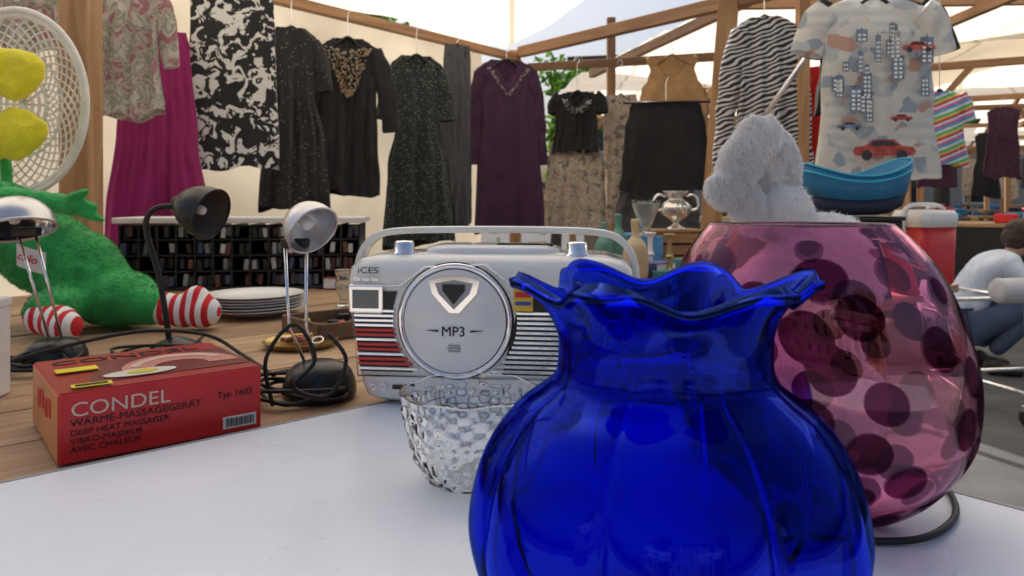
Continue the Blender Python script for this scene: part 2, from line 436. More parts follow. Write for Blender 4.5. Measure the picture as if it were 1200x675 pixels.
# ---------------------------------------------------------------- glass bowl
gb = empty('glass_bowl', (-.036, .640, .7503))
clear = glassmat('clear_pressed_glass', (.99, .995, .995), 0, 1.5)
cp = smoothprof([(0, 0), (.022, 0), (.034, .004), (.046, .020), (.053, .044), (.058, .068), (.0605, .080)], 7)
def cf(r, z, a, i):
    if i >= len(cp): return r, z + (.0008 * sin(9 * a) if z > .07 else 0)
    da = a * 9 + 1.2 * noise.noise(Vector((cos(a) * 3, sin(a) * 3, z * 30)))
    facet = abs(((a * 16 / pi + z * 150) % 2) - 1) + abs(((a * 16 / pi - z * 150) % 2) - 1)
    q = noise.noise(Vector((cos(a) * 8, sin(a) * 8, z * 40 + 3)))
    k = (.0016 * (facet - 1) + .0026 * q) * (1 if .004 < z < .070 else 0)
    return (r + k if r > .02 else r), z + (.0008 * sin(9 * a) if z > .07 else 0)
lathe('bowl_body', shell(cp, .004), clear, gb, seg=288, fn=cf)

# ---------------------------------------------------------------- radio
ra = empty('portable_radio', (-.022, .932, .7505), radians(-7))
lev = [(.143, .060, 0), (.150, .070, .006), (.155, .0745, .02), (.163, .075, .07), (.170, .075, .12), (.1725, .075, .145), (.170, .073, .158), (.160, .067, .168), (.14, .055, .1735), (.10, .03, .176)]
loft('housing', [rrect(a, b, z + .004, 7) for a, b, z in lev], cream, ra)
FY = -.0755
for x in (-.12, .12): lathe('foot', [(.012, 0), (.012, .006)], black, ra, 16, loc=(x, -.03, -.0005))
loft('top_deck', [rrect(.085, .045, .170, 4), rrect(.083, .043, .184, 4), rrect(.07, .036, .188, 4)], cream2, ra)
box('cassette_slot', (.04, -.012, .188), (.07, .012, .004), black, ra)
cx = -.035; cz = .103
def disc(name, r, z0, mat, d=.003, seg=64, x=cx, z=cz):
    return lathe(name, [(0, d), (r - .001, d), (r, d - .001), (r, .001), (r - .001, 0), (0, 0)], mat, ra, seg, loc=(x, FY - z0, z), rot=(pi / 2, 0, 0))
disc('door_ring_dark', .0685, -.002, black, .004)
lathe('door_ring', [(.0605, .0), (.0665, .0), (.0672, .004), (.0655, .007), (.0615, .006), (.0605, .0)], chrome, ra, 96, loc=(cx, FY + .001, cz), rot=(pi / 2, 0, 0))
disc('cd_door', .0598, -.001, cream2, .006, 96)
def flat(name, pts, y, mat, d=.0015):
    n = len(pts); V = [(p[0], y, p[1]) for p in pts] + [(p[0], y - d, p[1]) for p in pts]
    F = [tuple(range(n)), tuple(range(n, 2 * n))[::-1]] + [(i, (i + 1) % n, n + (i + 1) % n, n + i) for i in range(n)]
    return mk(name, V, F, mat, ra, smooth=False)
grey = M('grey_plastic', (.38, .38, .4), .3)
flat('emblem', [(cx - .030, .150), (cx - .012, .156), (cx + .012, .156), (cx + .030, .150), (cx + .026, .135), (cx + .006, .113), (cx - .006, .113), (cx - .026, .135)], FY - .005, chrome)
flat('emblem_inner', [(cx - .022, .147), (cx, .151), (cx + .022, .147), (cx + .018, .135), (cx, .117), (cx - .018, .135)], FY - .0067, grey)
flat('emblem_window', [(cx - .013, .146), (cx + .013, .146), (cx + .013, .139), (cx, .123), (cx - .013, .139)], FY - .0085, black)
text('label_mp3', 'MP3', .016, (cx - .0155, FY - .0056, .086), blackm, ra, extr=.0004)
flat('wing_l', [(cx - .019, .093), (cx - .034, .0925), (cx - .019, .0905)], FY - .005, black, .001)
flat('wing_r', [(cx + .019, .093), (cx + .034, .0925), (cx + .019, .0905)], FY - .005, black, .001)
for k in range(3): box('disc_logo', (cx, FY - .0055, .075 - k * .0032), (.016 - .002 * abs(k - 1), .001, .0018), grey, ra, 0)
text('label_maker', 'iCES', .0105, (-.152, FY - .0008, .157), blackm, ra, extr=.0003, sx=1.3)
red_g = M('grille_red', (.65, .05, .04), .25)
gp = [(-.160, .136), (-.104, .136), (-.109, .118), (-.111, .10), (-.106, .075), (-.096, .055), (-.085, .042), (-.148, .042)]
flat('grille_back_left', gp, FY + .0005, M('grille_dark', (.03, .03, .03), .5), .0015)
for k in range(13):
    z = .046 + k * .0056; xl = -.1495 - (z - .042) * .10; dx = math.sqrt(max(.0705 ** 2 - (z - cz) ** 2, 0)); xr = cx - dx - .002
    box('grille_bar', ((xl + xr) / 2, FY - .002, z), (xr - xl, .003, .0034), (red_g if k in (1, 2, 4, 5, 7, 8) else chrome), ra, .0008)
flat('grille_back_right', [(.042, .136), (.155, .136), (.146, .042), (.02, .042)], FY + .0005, black, .0015)
for k in range(13):
    z = .046 + k * .0056; xr = .145 + (z - .042) * .10; xl = cx + math.sqrt(max(.0705 ** 2 - (z - cz) ** 2, 0)) + .002
    box('grille_bar', ((xl + xr) / 2, FY - .002, z), (xr - xl, .003, .0034), chrome, ra, .0008)
# chrome outline around the front panel
oln = [(-.162, .142), (-.100, .143), (-.07, .165), (0, .168), (.035, .143), (.158, .142), (.148, .037), (-.151, .037)]
tube('chrome_outline', [(a, FY - .001, b) for a, b in oln], .0014, chrome, ra, closed=True, smoothp=False, seg=8)
box('display_frame', (-.141, FY - .002, .127), (.042, .005, .034), chrome, ra, .003)
box('display', (-.141, FY - .0045, .127), (.032, .002, .022), M('lcd', (.16, .18, .17), .15), ra, .001)
for k in range(3): box('button', (-.152 + k * .011, FY - .003, .150), (.008, .003, .004), chrome, ra, .001)
box('sticker', (.045, FY - .0045, .131), (.022, .001, .030), M('sticker_yellow', (.8, .5, .05), .5), ra, 0)
box('sticker_text', (.045, FY - .0055, .135), (.018, .001, .006), redm, ra, 0)
box('sticker_text', (.045, FY - .0055, .125), (.018, .001, .004), M('sticker_blue', (.05, .1, .4), .5), ra, 0)
for x in (-.133, -.120): lathe('jack', [(.0042, 0), (.0042, .002), (.0022, .002), (.0022, 0)], chrome, ra, 20, loc=(x, FY, .024), rot=(pi / 2, 0, 0))
box('usb_slot', (-.104, FY, .024), (.012, .002, .005), black, ra, .0005)
for x in (-.105, .105):
    lathe('knob', [(.0155, 0), (.016, .002), (.016, .004), (.0125, .006), (.012, .017), (.0105, .019), (0, .0195)], chrome, ra, 40, fn=lambda r, z, a, i: (r * (1 + .03 * (i in (3, 4)) * cos(24 * a)), z), loc=(x, -.04, .1745))
hp = catmull([(-.176, .125, 0), (-.174, .165, 0), (-.160, .191, 0), (-.132, .203, 0), (-.06, .206, 0), (.06, .206, 0), (.132, .203, 0), (.160, .191, 0), (.174, .165, 0), (.176, .125, 0)], 8)
rings = []
for i, p in enumerate(hp):
    t = (hp[min(i + 1, len(hp) - 1)] - hp[max(i - 1, 0)]).normalized(); nx, nz = -t.y, t.x
    ring = []
    for j in range(16):
        a = 2 * pi * j / 16; s = math.copysign(abs(cos(a)) ** .5, cos(a)) * .0045; q = math.copysign(abs(sin(a)) ** .5, sin(a)) * .014
        ring.append((p.x + nx * s, q + .002, p.y + nz * s))
    rings.append(ring)
loft('handle', rings, cream, ra)
for x in (-.1735, .1735): lathe('handle_pivot', [(.012, -.004), (.012, .004)], chrome, ra, 24, loc=(x, .002, .128), rot=(0, pi / 2, 0))

# ---------------------------------------------------------------- red carton
rb = empty('red_appliance_box', (-.4335, .709, .739), math.atan2(.119, .1465))
boxred = M('carton_red', (.66, .03, .032), .3, var=.12, scale=8, bump=.05, bscale=30)
W_, D_, H_ = .196, .18, .068
box('carton', (W_ / 2, D_ / 2, H_ / 2), (W_, D_, H_), boxred, rb, .0018)
box('lid_flap', (W_ / 2, D_ / 2, H_ + .0006), (W_ - .003, D_ - .003, .001), M('carton_lid', (.44, .035, .03), .3, scale=10), rb, .0004)
box('side_panel', (-.0004, D_ / 2, H_ / 2), (.0008, D_ - .004, H_ - .004), M('carton_side', (.66, .26, .08), .4), rb, 0)
for k in range(4): box('side_print', (-.0012, .05 + .025 * k, .045 - .004 * (k % 2)), (.0008, .018, .018), redm, rb, 0)
lite = M('print_pale', (.8, .62, .5), .5)
text('title', 'CONDEL', .0195, (.010, -.0006, .045), lite, rb, sx=1.15)
text('line1', 'WÄRME-MASSAGEGERÄT', .0098, (.010, -.0006, .0355), blackm, rb, sx=1.1)
text('line2', 'DEEP HEAT MASSAGER', .0080, (.010, -.0006, .0265), blackm, rb, sx=1.1)
text('line3', 'VIBRO-MASSEUR', .0080, (.010, -.0006, .0185), blackm, rb, sx=1.1)
text('line4', 'AVEC CHALEUR', .0080, (.010, -.0006, .0105), blackm, rb, sx=1.1)
text('type', 'Typ 1605', .0100, (.148, -.0006, .040), blackm, rb)
box('barcode_label', (.172, -.0006, .012), (.036, .001, .013), white, rb, 0)
for k in range(18): box('barcode_bar', (.158 + k * .0017, -.0013, .012), (.0006 + .0005 * (k % 3 == 0), .0006, .009), blackm, rb, 0)
yel = M('label_yellow', (.85, .7, .03), .45)
def top_poly(name, pts, z, mat):
    n = len(pts); V = [(p[0], p[1], z) for p in pts] + [(p[0], p[1], z - .0006) for p in pts]
    return mk(name, V, [tuple(range(n)), tuple(range(n, 2 * n))[::-1]] + [(i, n + i, n + (i + 1) % n, (i + 1) % n) for i in range(n)], mat, rb, smooth=False)
T0 = H_ + .0018
top_poly('label', [(.012, .006), (.048, .004), (.049, .018), (.013, .020)], T0 + .0022, yel)
top_poly('label_print', [(.016, .009), (.044, .0075), (.0445, .013), (.0165, .0145)], T0 + .0029, blackm)
top_poly('label', [(.010, .085), (.050, .085), (.050, .105), (.010, .105)], T0 + .0022, yel)
text('top_print', 'CONDEL', .030, (.012, .140, T0), blackm, rb, rot=(0, 0, 0), sx=1.3)
top_poly('picture', [(.030, .026), (.193, .026), (.193, .132), (.056, .132)], T0, M('picture_bg', (.20, .03, .03), .3))
def arcs(cx_, cy, r1x, r1y, r2x, r2y, a0, a1):
    A1 = [(cx_ + r1x * cos(radians(x)), cy + r1y * sin(radians(x))) for x in range(a0, a1, 8)]
    A2 = [(cx_ + r2x * cos(radians(x)), cy + r2y * sin(radians(x))) for x in range(a1 - 5, a0 - 5, -8)]
    return A1 + A2
top_poly('picture_massager', arcs(.128, .058, .060, .066, .028, .026, -8, 195), T0 + .0007, M('massager_print', (.72, .30, .22), .35))
top_poly('picture_shine', arcs(.128, .058, .052, .057, .042, .045, 20, 170), T0 + .0014, M('massager_shine', (.85, .60, .5), .35))
top_poly('picture_pad', [(.082 + .036 * cos(a), .044 + .016 * sin(a)) for a in [2 * pi * k / 24 for k in range(24)]], T0 + .0014, M('pad_print', (.85, .8, .65), .4))
top_poly('picture_knob', [(.084 + .015 * cos(a), .044 + .008 * sin(a)) for a in [2 * pi * k / 20 for k in range(20)]], T0 + .0021, yel)

# ---------------------------------------------------------------- lamps
def shade(name, parent, loc, direction, r, mat_o, mat_i, depth=.05, bulb=True, dome=False):
    d = Vector(direction).normalized(); e = empty(name, loc); e.parent = parent; e.rotation_mode = 'QUATERNION'; e.rotation_quaternion = d.to_track_quat('Z', 'Y')
    if dome: k_ = [(0, 1), (.40, .95), (.72, .74), (.93, .40), (1, 0)]
    else: k_ = [(0, 1), (.35, .97), (.6, .75), (.85, .35), (1, 0)]
    lathe('shade_outer', smoothprof([(r * a, -depth * b) for a, b in k_], 5), mat_o, e, 40)
    lathe('reflector', smoothprof([(r * a * .96, -depth * b + (.003 if b == 1 else .001)) for a, b in k_], 5), mat_i, e, 40)
    for ob in e.children:
        me = ob.data; bm = bmesh.new(); bm.from_mesh(me)
        fs = [f for f in bm.faces if len(f.verts) > 10]
        if fs: bmesh.ops.delete(bm, geom=fs, context='FACES')
        bm.to_mesh(me); bm.free()
    tube('rim', [(r * .98 * cos(a), r * .98 * sin(a), 0) for a in [2 * pi * k / 24 for k in range(24)]], r * .045, mat_o, e, closed=True, n=2)
    if bulb: lathe('bulb', smoothprof([(0, -depth * .9), (.005, -depth * .9), (.008, -depth * .5), (.007, -depth * .25), (0, -depth * .2)], 4), white, e, 16)
    return e
ZT = .739
l1 = empty('desk_lamp', (0, 0, 0))
lathe('base', [(.040, 0), (.042, .004), (.040, .012), (.025, .018), (.010, .024), (.0, .026)], black, l1, 40, loc=(-.565, 1.25, ZT))
tube('gooseneck', [(-.577, 1.25, .755), (-.583, 1.25, .80), (-.598, 1.255, .87), (-.618, 1.26, .93), (-.620, 1.26, .962), (-.603, 1.26, .980), (-.57, 1.26, .984)], .0052, black, l1)
shade('head', l1, (-.500, 1.235, .970), (1, -.30, -.35), .044, black, M('shade_inside', (.10, .09, .08), .4), .066, dome=True)
lathe('head_cap', [(.0, -.012), (.012, -.011), (.015, 0), (.013, .012), (0, .014)], black, l1, 20, loc=(-.562, 1.258, .988), rot=(0, pi / 2, 0))
l2 = empty('desk_lamp', (0, 0, 0))
lathe('base', smoothprof([(.044, 0), (.047, .004), (.046, .018), (.038, .036), (.022, .045), (0, .047)], 4), black, l2, 40, loc=(-.250, .965, ZT))
tube('rod', [(-.268, .965, .78), (-.290, .965, .83), (-.295, .965, .935)], .0022, chrome, l2, smoothp=False)
tube('rod', [(-.255, .96, .78), (-.266, .96, .83), (-.266, .96, .93)], .0022, chrome, l2, smoothp=False)
box('joint', (-.281, .963, .938), (.036, .012, .012), black, l2)
shade('head', l2, (-.252, .94, .955), (.62, -.50, -.52), .035, silver, silver, .040, dome=True)
l3 = empty('desk_lamp', (0, 0, 0))
lathe('base', smoothprof([(.044, 0), (.047, .004), (.045, .016), (.036, .030), (.02, .037), (0, .038)], 4), black, l3, 40, loc=(-.72, 1.17, ZT))
tube('rod', [(-.728, 1.17, .77), (-.765, 1.15, .94)], .0022, chrome, l3, smoothp=False)
tube('rod', [(-.708, 1.17, .77), (-.738, 1.15, .94)], .0022, chrome, l3, smoothp=False)
box('joint', (-.752, 1.15, .945), (.04, .014, .014), black, l3)
shade('head', l3, (-.755, 1.13, .948), (.30, -.25, -1), .055, silver, chrome, .050, dome=True)
def tangle(cx_, cy, r, n, seed, z=ZT):
    rn = random.Random(seed); a = 0; pts = []
    for i in range(n):
        a += rn.uniform(.7, 1.5); rr = r * rn.uniform(.55, 1.1)
        pts.append((cx_ + rr * cos(a), cy + rr * .8 * sin(a), z + .004 + .012 * rn.random() * (1 + i / n * 1.5)))
    tube('power_cord', pts, .0026, cable_m, n=6)
tangle(-.70, 1.10, .055, 26, 1); tangle(-.76, 1.02, .05, 20, 5); tangle(-.27, .945, .065, 24, 2); tangle(-.56, 1.17, .07, 18, 3)
tube('power_cord', [(-.80, 1.0, .75), (-.72, .985, .765), (-.62, 1.05, .79), (-.54, 1.1, .80), (-.46, 1.12, .79), (-.40, 1.1, .765), (-.33, 1.03, .75)], .0028, cable_m)
tube('power_cord', [(-.29, .90, .744), (-.30, .905, .80), (-.27, .92, .84), (-.24, .905, .80), (-.262, .89, .77), (-.22, .885, .76), (-.20, .895, .80), (-.225, .91, .83)], .0026, cable_m)

# ---------------------------------------------------------------- frog plush
fr = empty('plush_frog', (0, 0, 0))
Yf = 1.5
fb = blob('body', [((-1.03, Yf, .95), (.11, .09, .08), (0, .5, 0)), ((-.95, Yf, .895), (.11, .09, .085), (0, .5, 0)), ((-.87, Yf, .845), (.10, .085, .082), (0, .5, 0)),
              ((-.80, Yf - .01, .80), (.085, .08, .058)), ((-.745, Yf - .03, .79), (.055, .04, .04)), ((-.715, Yf - .03, .785), (.04, .032, .033)),
              ((-.86, Yf - .09, .79), (.05, .08, .042))], green_pl, fr, .007, 6, lump=.010, lscale=11)
fur('pile', fb, green_pl, fr, 30000, .005, .0005, 6)
blob('arm', [((-.98 + .03 * i, Yf - .05, 1.0 - .004 * i), (.03, .022, .021)) for i in range(5)] +
     [((-.845, Yf - .05, .985), (.04, .012, .011), (0, .15, 0)), ((-.835, Yf - .05, .968), (.045, .011, .010), (0, .35, 0)), ((-.85, Yf - .06, 1.0), (.035, .011, .010), (0, -.4, 0))], green_pl, fr, .005, 4)
def sockmat(direction):
    m, nt, out = newmat('striped_sock')
    p = N(nt, 'ShaderNodeBsdfPrincipled', Roughness=.9); v = coords(nt); t = N(nt, 'ShaderNodeTexWave', Scale=14.0, Distortion=.5); t.bands_direction = direction
    nt.links.new(v, t.inputs['Vector']); r = N(nt, 'ShaderNodeValToRGB'); r.color_ramp.interpolation = 'CONSTANT'
    r.color_ramp.elements[0].color = (.85, .83, .8, 1); r.color_ramp.elements[1].position = .5; r.color_ramp.elements[1].color = (.65, .02, .03, 1)
    nt.links.new(t.outputs['Fac'], r.inputs[0]); nt.links.new(r.outputs[0], p.inputs['Base Color']); nt.links.new(p.outputs[0], out.inputs[0]); return m
sk = sockmat('X')
blob('sock', [((-.685, Yf - .03, .778), (.035, .032, .033)), ((-.65, Yf - .03, .775), (.04, .033, .034)), ((-.61, Yf - .035, .774), (.035, .036, .033)), ((-.625, Yf - .03, .79), (.03, .03, .035))], sk, fr, .005, 4)
blob('sock', [((-.86, 1.37, .778), (.035, .04, .034)), ((-.825, 1.35, .772), (.035, .035, .031)), ((-.80, 1.33, .768), (.028, .032, .028))], sk, fr, .005, 4)
tg = M('tag_white', (.7, .68, .66), .6)
V = []
for i in range(9):
    for j in range(7):
        x = -.925 + .055 * i / 8; z = .872 + .042 * j / 6 - .018 * i / 8
        V.append((x, Yf - .114 - .006 * sin(pi * i / 8), z))
F = [(i * 7 + j, (i + 1) * 7 + j, (i + 1) * 7 + j + 1, i * 7 + j + 1) for i in range(8) for j in range(6)]
mk('tag', V, F, tg, fr)
text('tag_print', 'colo', .022, (-.919, Yf - .123, .885), redm, fr, rot=(pi / 2, radians(17), 0), extr=.0005)
yf = empty('plush_flower', (0, 0, 0))
blob('petals', [((-1.085, 1.62, 1.268), (.062, .026, .058), (0, .3, 0)), ((-1.13, 1.61, 1.285), (.05, .024, .046), (0, -.4, 0)), ((-1.08, 1.62, 1.140), (.068, .026, .060), (0, -.3, 0)), ((-1.14, 1.61, 1.12), (.05, .024, .05), (0, .5, 0)), ((-1.19, 1.63, 1.20), (.055, .026, .05))], yellow_pl, yf, .004, 3, lump=.012, lscale=15)
blob('center', [((-1.125, 1.59, 1.205), (.026, .018, .015))], M('olive_plush', (.14, .16, .03), .9), yf, .005, 2)
tube('stem', [(-1.14, 1.64, 1.19), (-1.13, 1.66, 1.05), (-1.10, 1.60, .95)], .012, green_pl, yf)

# ---------------------------------------------------------------- wicker tray
wk = empty('wicker_tray', (-1.165, 1.77, 1.222), radians(12))
geos = []
for k in range(34):
    a0 = 2 * pi * k / 34
    for sgn in (1, -1):
        pts = []
        for i in range(7):
            t = i / 6; a = a0 + sgn * t * 1.0; rr = .05 + .09 * t
            pts.append((rr * cos(a), -.03 * t * t + .002 * sgn, rr * 1.45 * sin(a)))
        geos.append(tubegeo(pts, .0022, seg=5, n=2))
for rr, th in ((.05, .005), (.085, .003), (.142, .008), (.150, .007), (.02, .004), (.035, .004)):
    y = -.03 * max(0, (rr - .05) / .09) ** 2
    geos.append(tubegeo([(rr * cos(a), y, rr * 1.45 * sin(a)) for a in [2 * pi * k / 36 for k in range(36)]], th, seg=6, n=2, closed=True))
for k in range(12):
    a = 2 * pi * k / 12; geos.append(tubegeo([(0, 0, 0), (.05 * cos(a), 0, .0725 * sin(a))], .003, seg=5, smoothp=False))
V, F = merge(geos); mk('weave', V, F, wicker_m, wk)

# ---------------------------------------------------------------- plates etc. on timber table
ps = empty('plate_stack', (-.575, 1.66, ZT))
for k in range(6):
    lathe('plate', smoothprof([(0, 0), (.05, 0), (.06, .003), (.085, .011), (.104, .016), (.105, .018), (.085, .0145), (.06, .007), (0, .005)], 3), white, ps, 48, loc=(random.uniform(-.005, .005), random.uniform(-.005, .005), k * .0062))
def lathe_item(name, prof, mat, loc, seg=32, fn=None, n=4):
    return lathe(name, smoothprof(prof, n), mat, None, seg, fn, loc=loc)
clearp = glassmat('clear_glass', (.96, .98, .98), 0, 1.5, .4, 80)
lathe_item('glass_vase', [(0, 0), (.022, 0), (.020, .006), (.009, .02), (.014, .04), (.02, .06), (.015, .075), (.022, .092), (.020, .092), (.012, .076), (.016, .06), (.006, .03), (0, .025)], clearp, (-.39, 1.72, ZT))
gold = M('brass', (.55, .38, .12), .3, metal=.9)
lathe_item('brass_tray', [(0, 0), (.05, 0), (.062, .008), (.064, .010), (.05, .004), (0, .003)], gold, (-.37, 1.30, ZT), 40)
je = empty('jewellery_heap', (-.37, 1.30, ZT))
for k in range(16):
    a = random.random() * 6.28; r0 = random.random() * .035
    cxx, cyy, zz = r0 * cos(a), r0 * sin(a), .008 + random.random() * .008; rr = random.uniform(.008, .014)
    tube('bangle', [(cxx + rr * cos(t), cyy + rr * sin(t), zz + .004 * sin(t + a)) for t in [2 * pi * q / 10 for q in range(10)]], .0015, random.choice([gold, chrome, black, redm]), je, closed=True, n=2, seg=6)
wc = empty('white_carton', (-.69, .93, ZT), .2)
box('carton', (0, 0, .06), (.07, .10, .12), white, wc, .002); box('lid', (0, 0, .121), (.073, .103, .012), white, wc, .002)
wtr = empty('wooden_tray', (-.30, 1.48, ZT), A)
box('tray_base', (0, 0, .004), (.26, .16, .008), woodd, wtr)
for s in (-1, 1): box('tray_side', (0, s * .078, .016), (.26, .008, .03), woodd, wtr); box('tray_end', (s * .128, 0, .016), (.008, .147, .03), woodd, wtr)
for k in range(22):
    q = random.uniform(.008, .016); box('trinket', (random.uniform(-.11, .11), random.uniform(-.06, .06), .009 + q * .5), (q * 1.6, q, q), random.choice([gold, redm, black, chrome, white, yel]), wtr, q * .25, rot=(0, 0, random.uniform(0, 3)))

rk = empty('cassette_rack', (-.78, 2.2, ZT), radians(6))
rw = .66
box('back', (0, .09, .09), (rw, .008, .18), blackm, rk); box('bottom', (0, 0, .004), (rw, .18, .008), blackm, rk)
box('top_board', (0, -.0, .198), (rw + .03, .21, .016), M('white_board', (.7, .7, .7), .5), rk, .003)
for i in range(14): box('divider', (-rw / 2 + i * rw / 13, 0, .097), (.006, .18, .178), black, rk, .001)
for j in range(1, 4): box('shelf', (0, 0, .008 + j * .045), (rw, .178, .005), black, rk, .001)
cc = [M('case%d' % i, c, .3) for i, c in enumerate([(.02, .02, .025), (.25, .25, .27), (.04, .04, .05), (.12, .05, .04), (.05, .07, .12), (.5, .5, .48), (.1, .1, .1)])]
for i in range(13):
    for j in range(4):
        x0 = -rw / 2 + i * rw / 13 + .005
        for q in range(3):
            if random.random() < .72:
                box('cassette', (x0 + .007 + q * .0142, -.02 + random.uniform(-.02, .02), .029 + j * .0455 - random.choice([0, .003])), (.0125, .11, random.choice([.034, .030, .026])), random.choice(cc), rk, .001, rot=(0, random.choice([0, 0, .12, -.1]), 0))

rn = random.Random(11)
def book(loc, s, col, rz):
    e = empty('book', loc, rz); m = M('cover', col, .5)
    box('cover_bottom', (0, 0, .0015), (s[0], s[1], .003), m, e, .0005); box('pages', (.002, 0, s[2] / 2), (s[0] - .006, s[1] - .006, s[2] - .006), white, e, 0)
    box('cover_top', (0, 0, s[2] - .0015), (s[0], s[1], .003), m, e, .0005); box('spine', (-s[0] / 2, 0, s[2] / 2), (.003, s[1], s[2]), m, e, .0005)
for k in range(18):
    u, n = rn.uniform(.35, 1.6), rn.uniform(.35, 1.4)
    x, y, z = P(u, n, ZT)
    if y < 1.3: continue
    book((x, y, ZT), (rn.uniform(.1, .15), rn.uniform(.13, .2), rn.uniform(.02, .05)), rn.choice([(.1, .12, .3), (.35, .08, .06), (.05, .2, .2), (.3, .25, .15), (.03, .03, .03), (.4, .4, .4)]), rn.uniform(0, 3))
for k in range(14):
    u, n = rn.uniform(.35, 1.55), rn.uniform(.5, 1.45); x, y, z = P(u, n, ZT)
    s = rn.uniform(.7, 1.3); m = M('glaze', rn.choice([(.6, .6, .58), (.1, .2, .4), (.35, .15, .06), (.1, .25, .2), (.5, .4, .25)]), .2)
    kind = rn.choice(['bowl', 'bottle', 'mug'])
    if kind == 'bowl': lathe_item('ceramic_bowl', [(0, 0), (.03 * s, 0), (.05 * s, .02 * s), (.065 * s, .05 * s), (.062 * s, .05 * s), (.045 * s, .02 * s), (0, .006)], m, (x, y, ZT + .02))
    elif kind == 'bottle': lathe_item('ceramic_bottle', [(0, 0), (.03 * s, 0), (.036 * s, .04 * s), (.03 * s, .09 * s), (.011 * s, .12 * s), (.012 * s, .16 * s), (0, .16 * s)], m, (x, y, ZT))
    else:
        e = empty('mug', (x, y, ZT)); lathe('cup', [(0, 0), (.036, 0), (.038, .085), (.034, .085), (.033, .006), (0, .006)], m, e, 32)
        tube('handle', [(.036, 0, .07), (.058, 0, .068), (.062, 0, .042), (.052, 0, .022), (.036, 0, .02)], .005, m, e)

bb = empty('blue_box', (.46, 2.9, ZT), .3)
box('body', (0, 0, .05), (.18, .15, .10), M('blue_card', (.03, .2, .45), .5), bb); box('lid', (0, 0, .11), (.19, .16, .03), M('blue_lid', (.05, .3, .6), .5), bb)
wcr = empty('wooden_crate', (.63, 2.92, ZT), .2)
for k in range(3): box('slat_front', (0, -.08, .02 + k * .045), (.24, .01, .036), woodx, wcr); box('slat_back', (0, .08, .02 + k * .045), (.24, .01, .036), woodx, wcr); box('side', (-.115, 0, .02 + k * .045), (.01, .15, .036), woodx, wcr); box('side', (.115, 0, .02 + k * .045), (.01, .15, .036), woodx, wcr)
box('lid', (0, 0, .136), (.24, .17, .01), woodx, wcr)
ur = empty('silver_urn', (.64, 2.9, .88))
lathe('urn_body', smoothprof([(0, 0), (.035, 0), (.036, .006), (.013, .02), (.018, .035), (.05, .06), (.06, .085), (.045, .105), (.028, .12), (.04, .14), (.05, .148), (.047, .148), (.024, .12), (.0, .1)], 4), M('silver_plate', (.7, .68, .64), .15, metal=.9, var=.1), ur, 48, fn=lambda r, z, a, i: (r * (1 + .03 * cos(14 * a)), z))
for s in (-1, 1): tube('urn_handle', [(s * .045, 0, .075), (s * .08, 0, .08), (s * .088, 0, .11), (s * .07, 0, .135), (s * .04, 0, .13)], .005, chrome, ur)
def flute(name, loc, h, r, m):
    return lathe(name, shell(smoothprof([(0, 0), (r * .8, 0), (r * .75, h * .04), (r * .3, h * .14), (r * .35, h * .25), (r * .7, h * .6), (r, h)], 4), .0025), m, None, 64, fn=lambda q, z, a, i: (q * (1 + .06 * cos(12 * a) * (z > h * .2)), z + (.006 * cos(12 * a) if z > h * .95 else 0)), loc=loc)
flute('crystal_vase', (.505, 2.8, .86), .13, .052, clearp)
box('gift_box', (.505, 2.8, .80), (.11, .1, .12), M('blue_card2', (.08, .25, .5), .6), None, .003)
cs = [(0, 0), (.03, 0), (.03, .008), (.012, .02), (.009, .05), (.015, .06), (.009, .07), (.009, .115), (.02, .13), (.017, .135), (0, .13)]
lathe_item('candlestick', cs, white, (.475, 2.55, ZT + .01)); lathe_item('candlestick', cs, M('brass_dull', (.4, .3, .15), .4, metal=.6), (.52, 2.45, ZT + .01))

cr = empty('storage_crate', (.93, 2.05, ZT), .3)
box('body', (0, 0, .10), (.22, .16, .20), blackm, cr, .006); box('rim', (0, 0, .205), (.23, .17, .012), black, cr, .004)
tq = empty('turquoise_bag', (.93, 2.03, ZT + .215), radians(8))
teal = M('teal_nylon', (.012, .16, .34), .5, bump=.5, bscale=18, sheen=.1); teal2 = M('teal_light', (.04, .42, .62), .5)
def bring(a, b, z, bend): return [(x, y, z + bend * (x / a) ** 2 + .05 * x) for x, y, _ in rrect(a, b, z, 2.6, 48)]
loft('bag_base', [bring(.10, .05, 0, 0), bring(.135, .07, .012, .008), bring(.145, .08, .04, .02)], M('navy_nylon', (.012, .02, .05), .6), tq)
loft('bag_body', [bring(.146, .081, .040, .02), bring(.155, .085, .07, .03), bring(.16, .088, .085, .04), bring(.158, .086, .10, .045), bring(.14, .07, .102, .04), bring(.12, .06, .075, .02)], teal, tq)
tube('piping', [(p[0], p[1], p[2]) for p in bring(.161, .089, .088, .04)], .003, teal2, tq, closed=True, n=1)
tube('piping', [(p[0], p[1], p[2]) for p in bring(.159, .087, .103, .045)], .003, teal2, tq, closed=True, n=1)
cl = empty('cool_box', (1.25, 2.25, ZT), .35)
loft('box_body', [rrect(.06, .05, 0, 6, 48), rrect(.068, .056, .01, 6, 48), rrect(.074, .06, .175, 6, 48)], M('cooler_red', (.6, .03, .03), .35), cl)
loft('lid', [rrect(.077, .063, .175, 6, 48), rrect(.078, .064, .21, 6, 48), rrect(.07, .056, .225, 6, 48)], white, cl)
tube('carry_handle', [(-.08, 0, .15), (-.085, 0, .2), (-.06, 0, .238), (.06, 0, .238), (.085, 0, .2), (.08, 0, .15)], .006, white, cl)

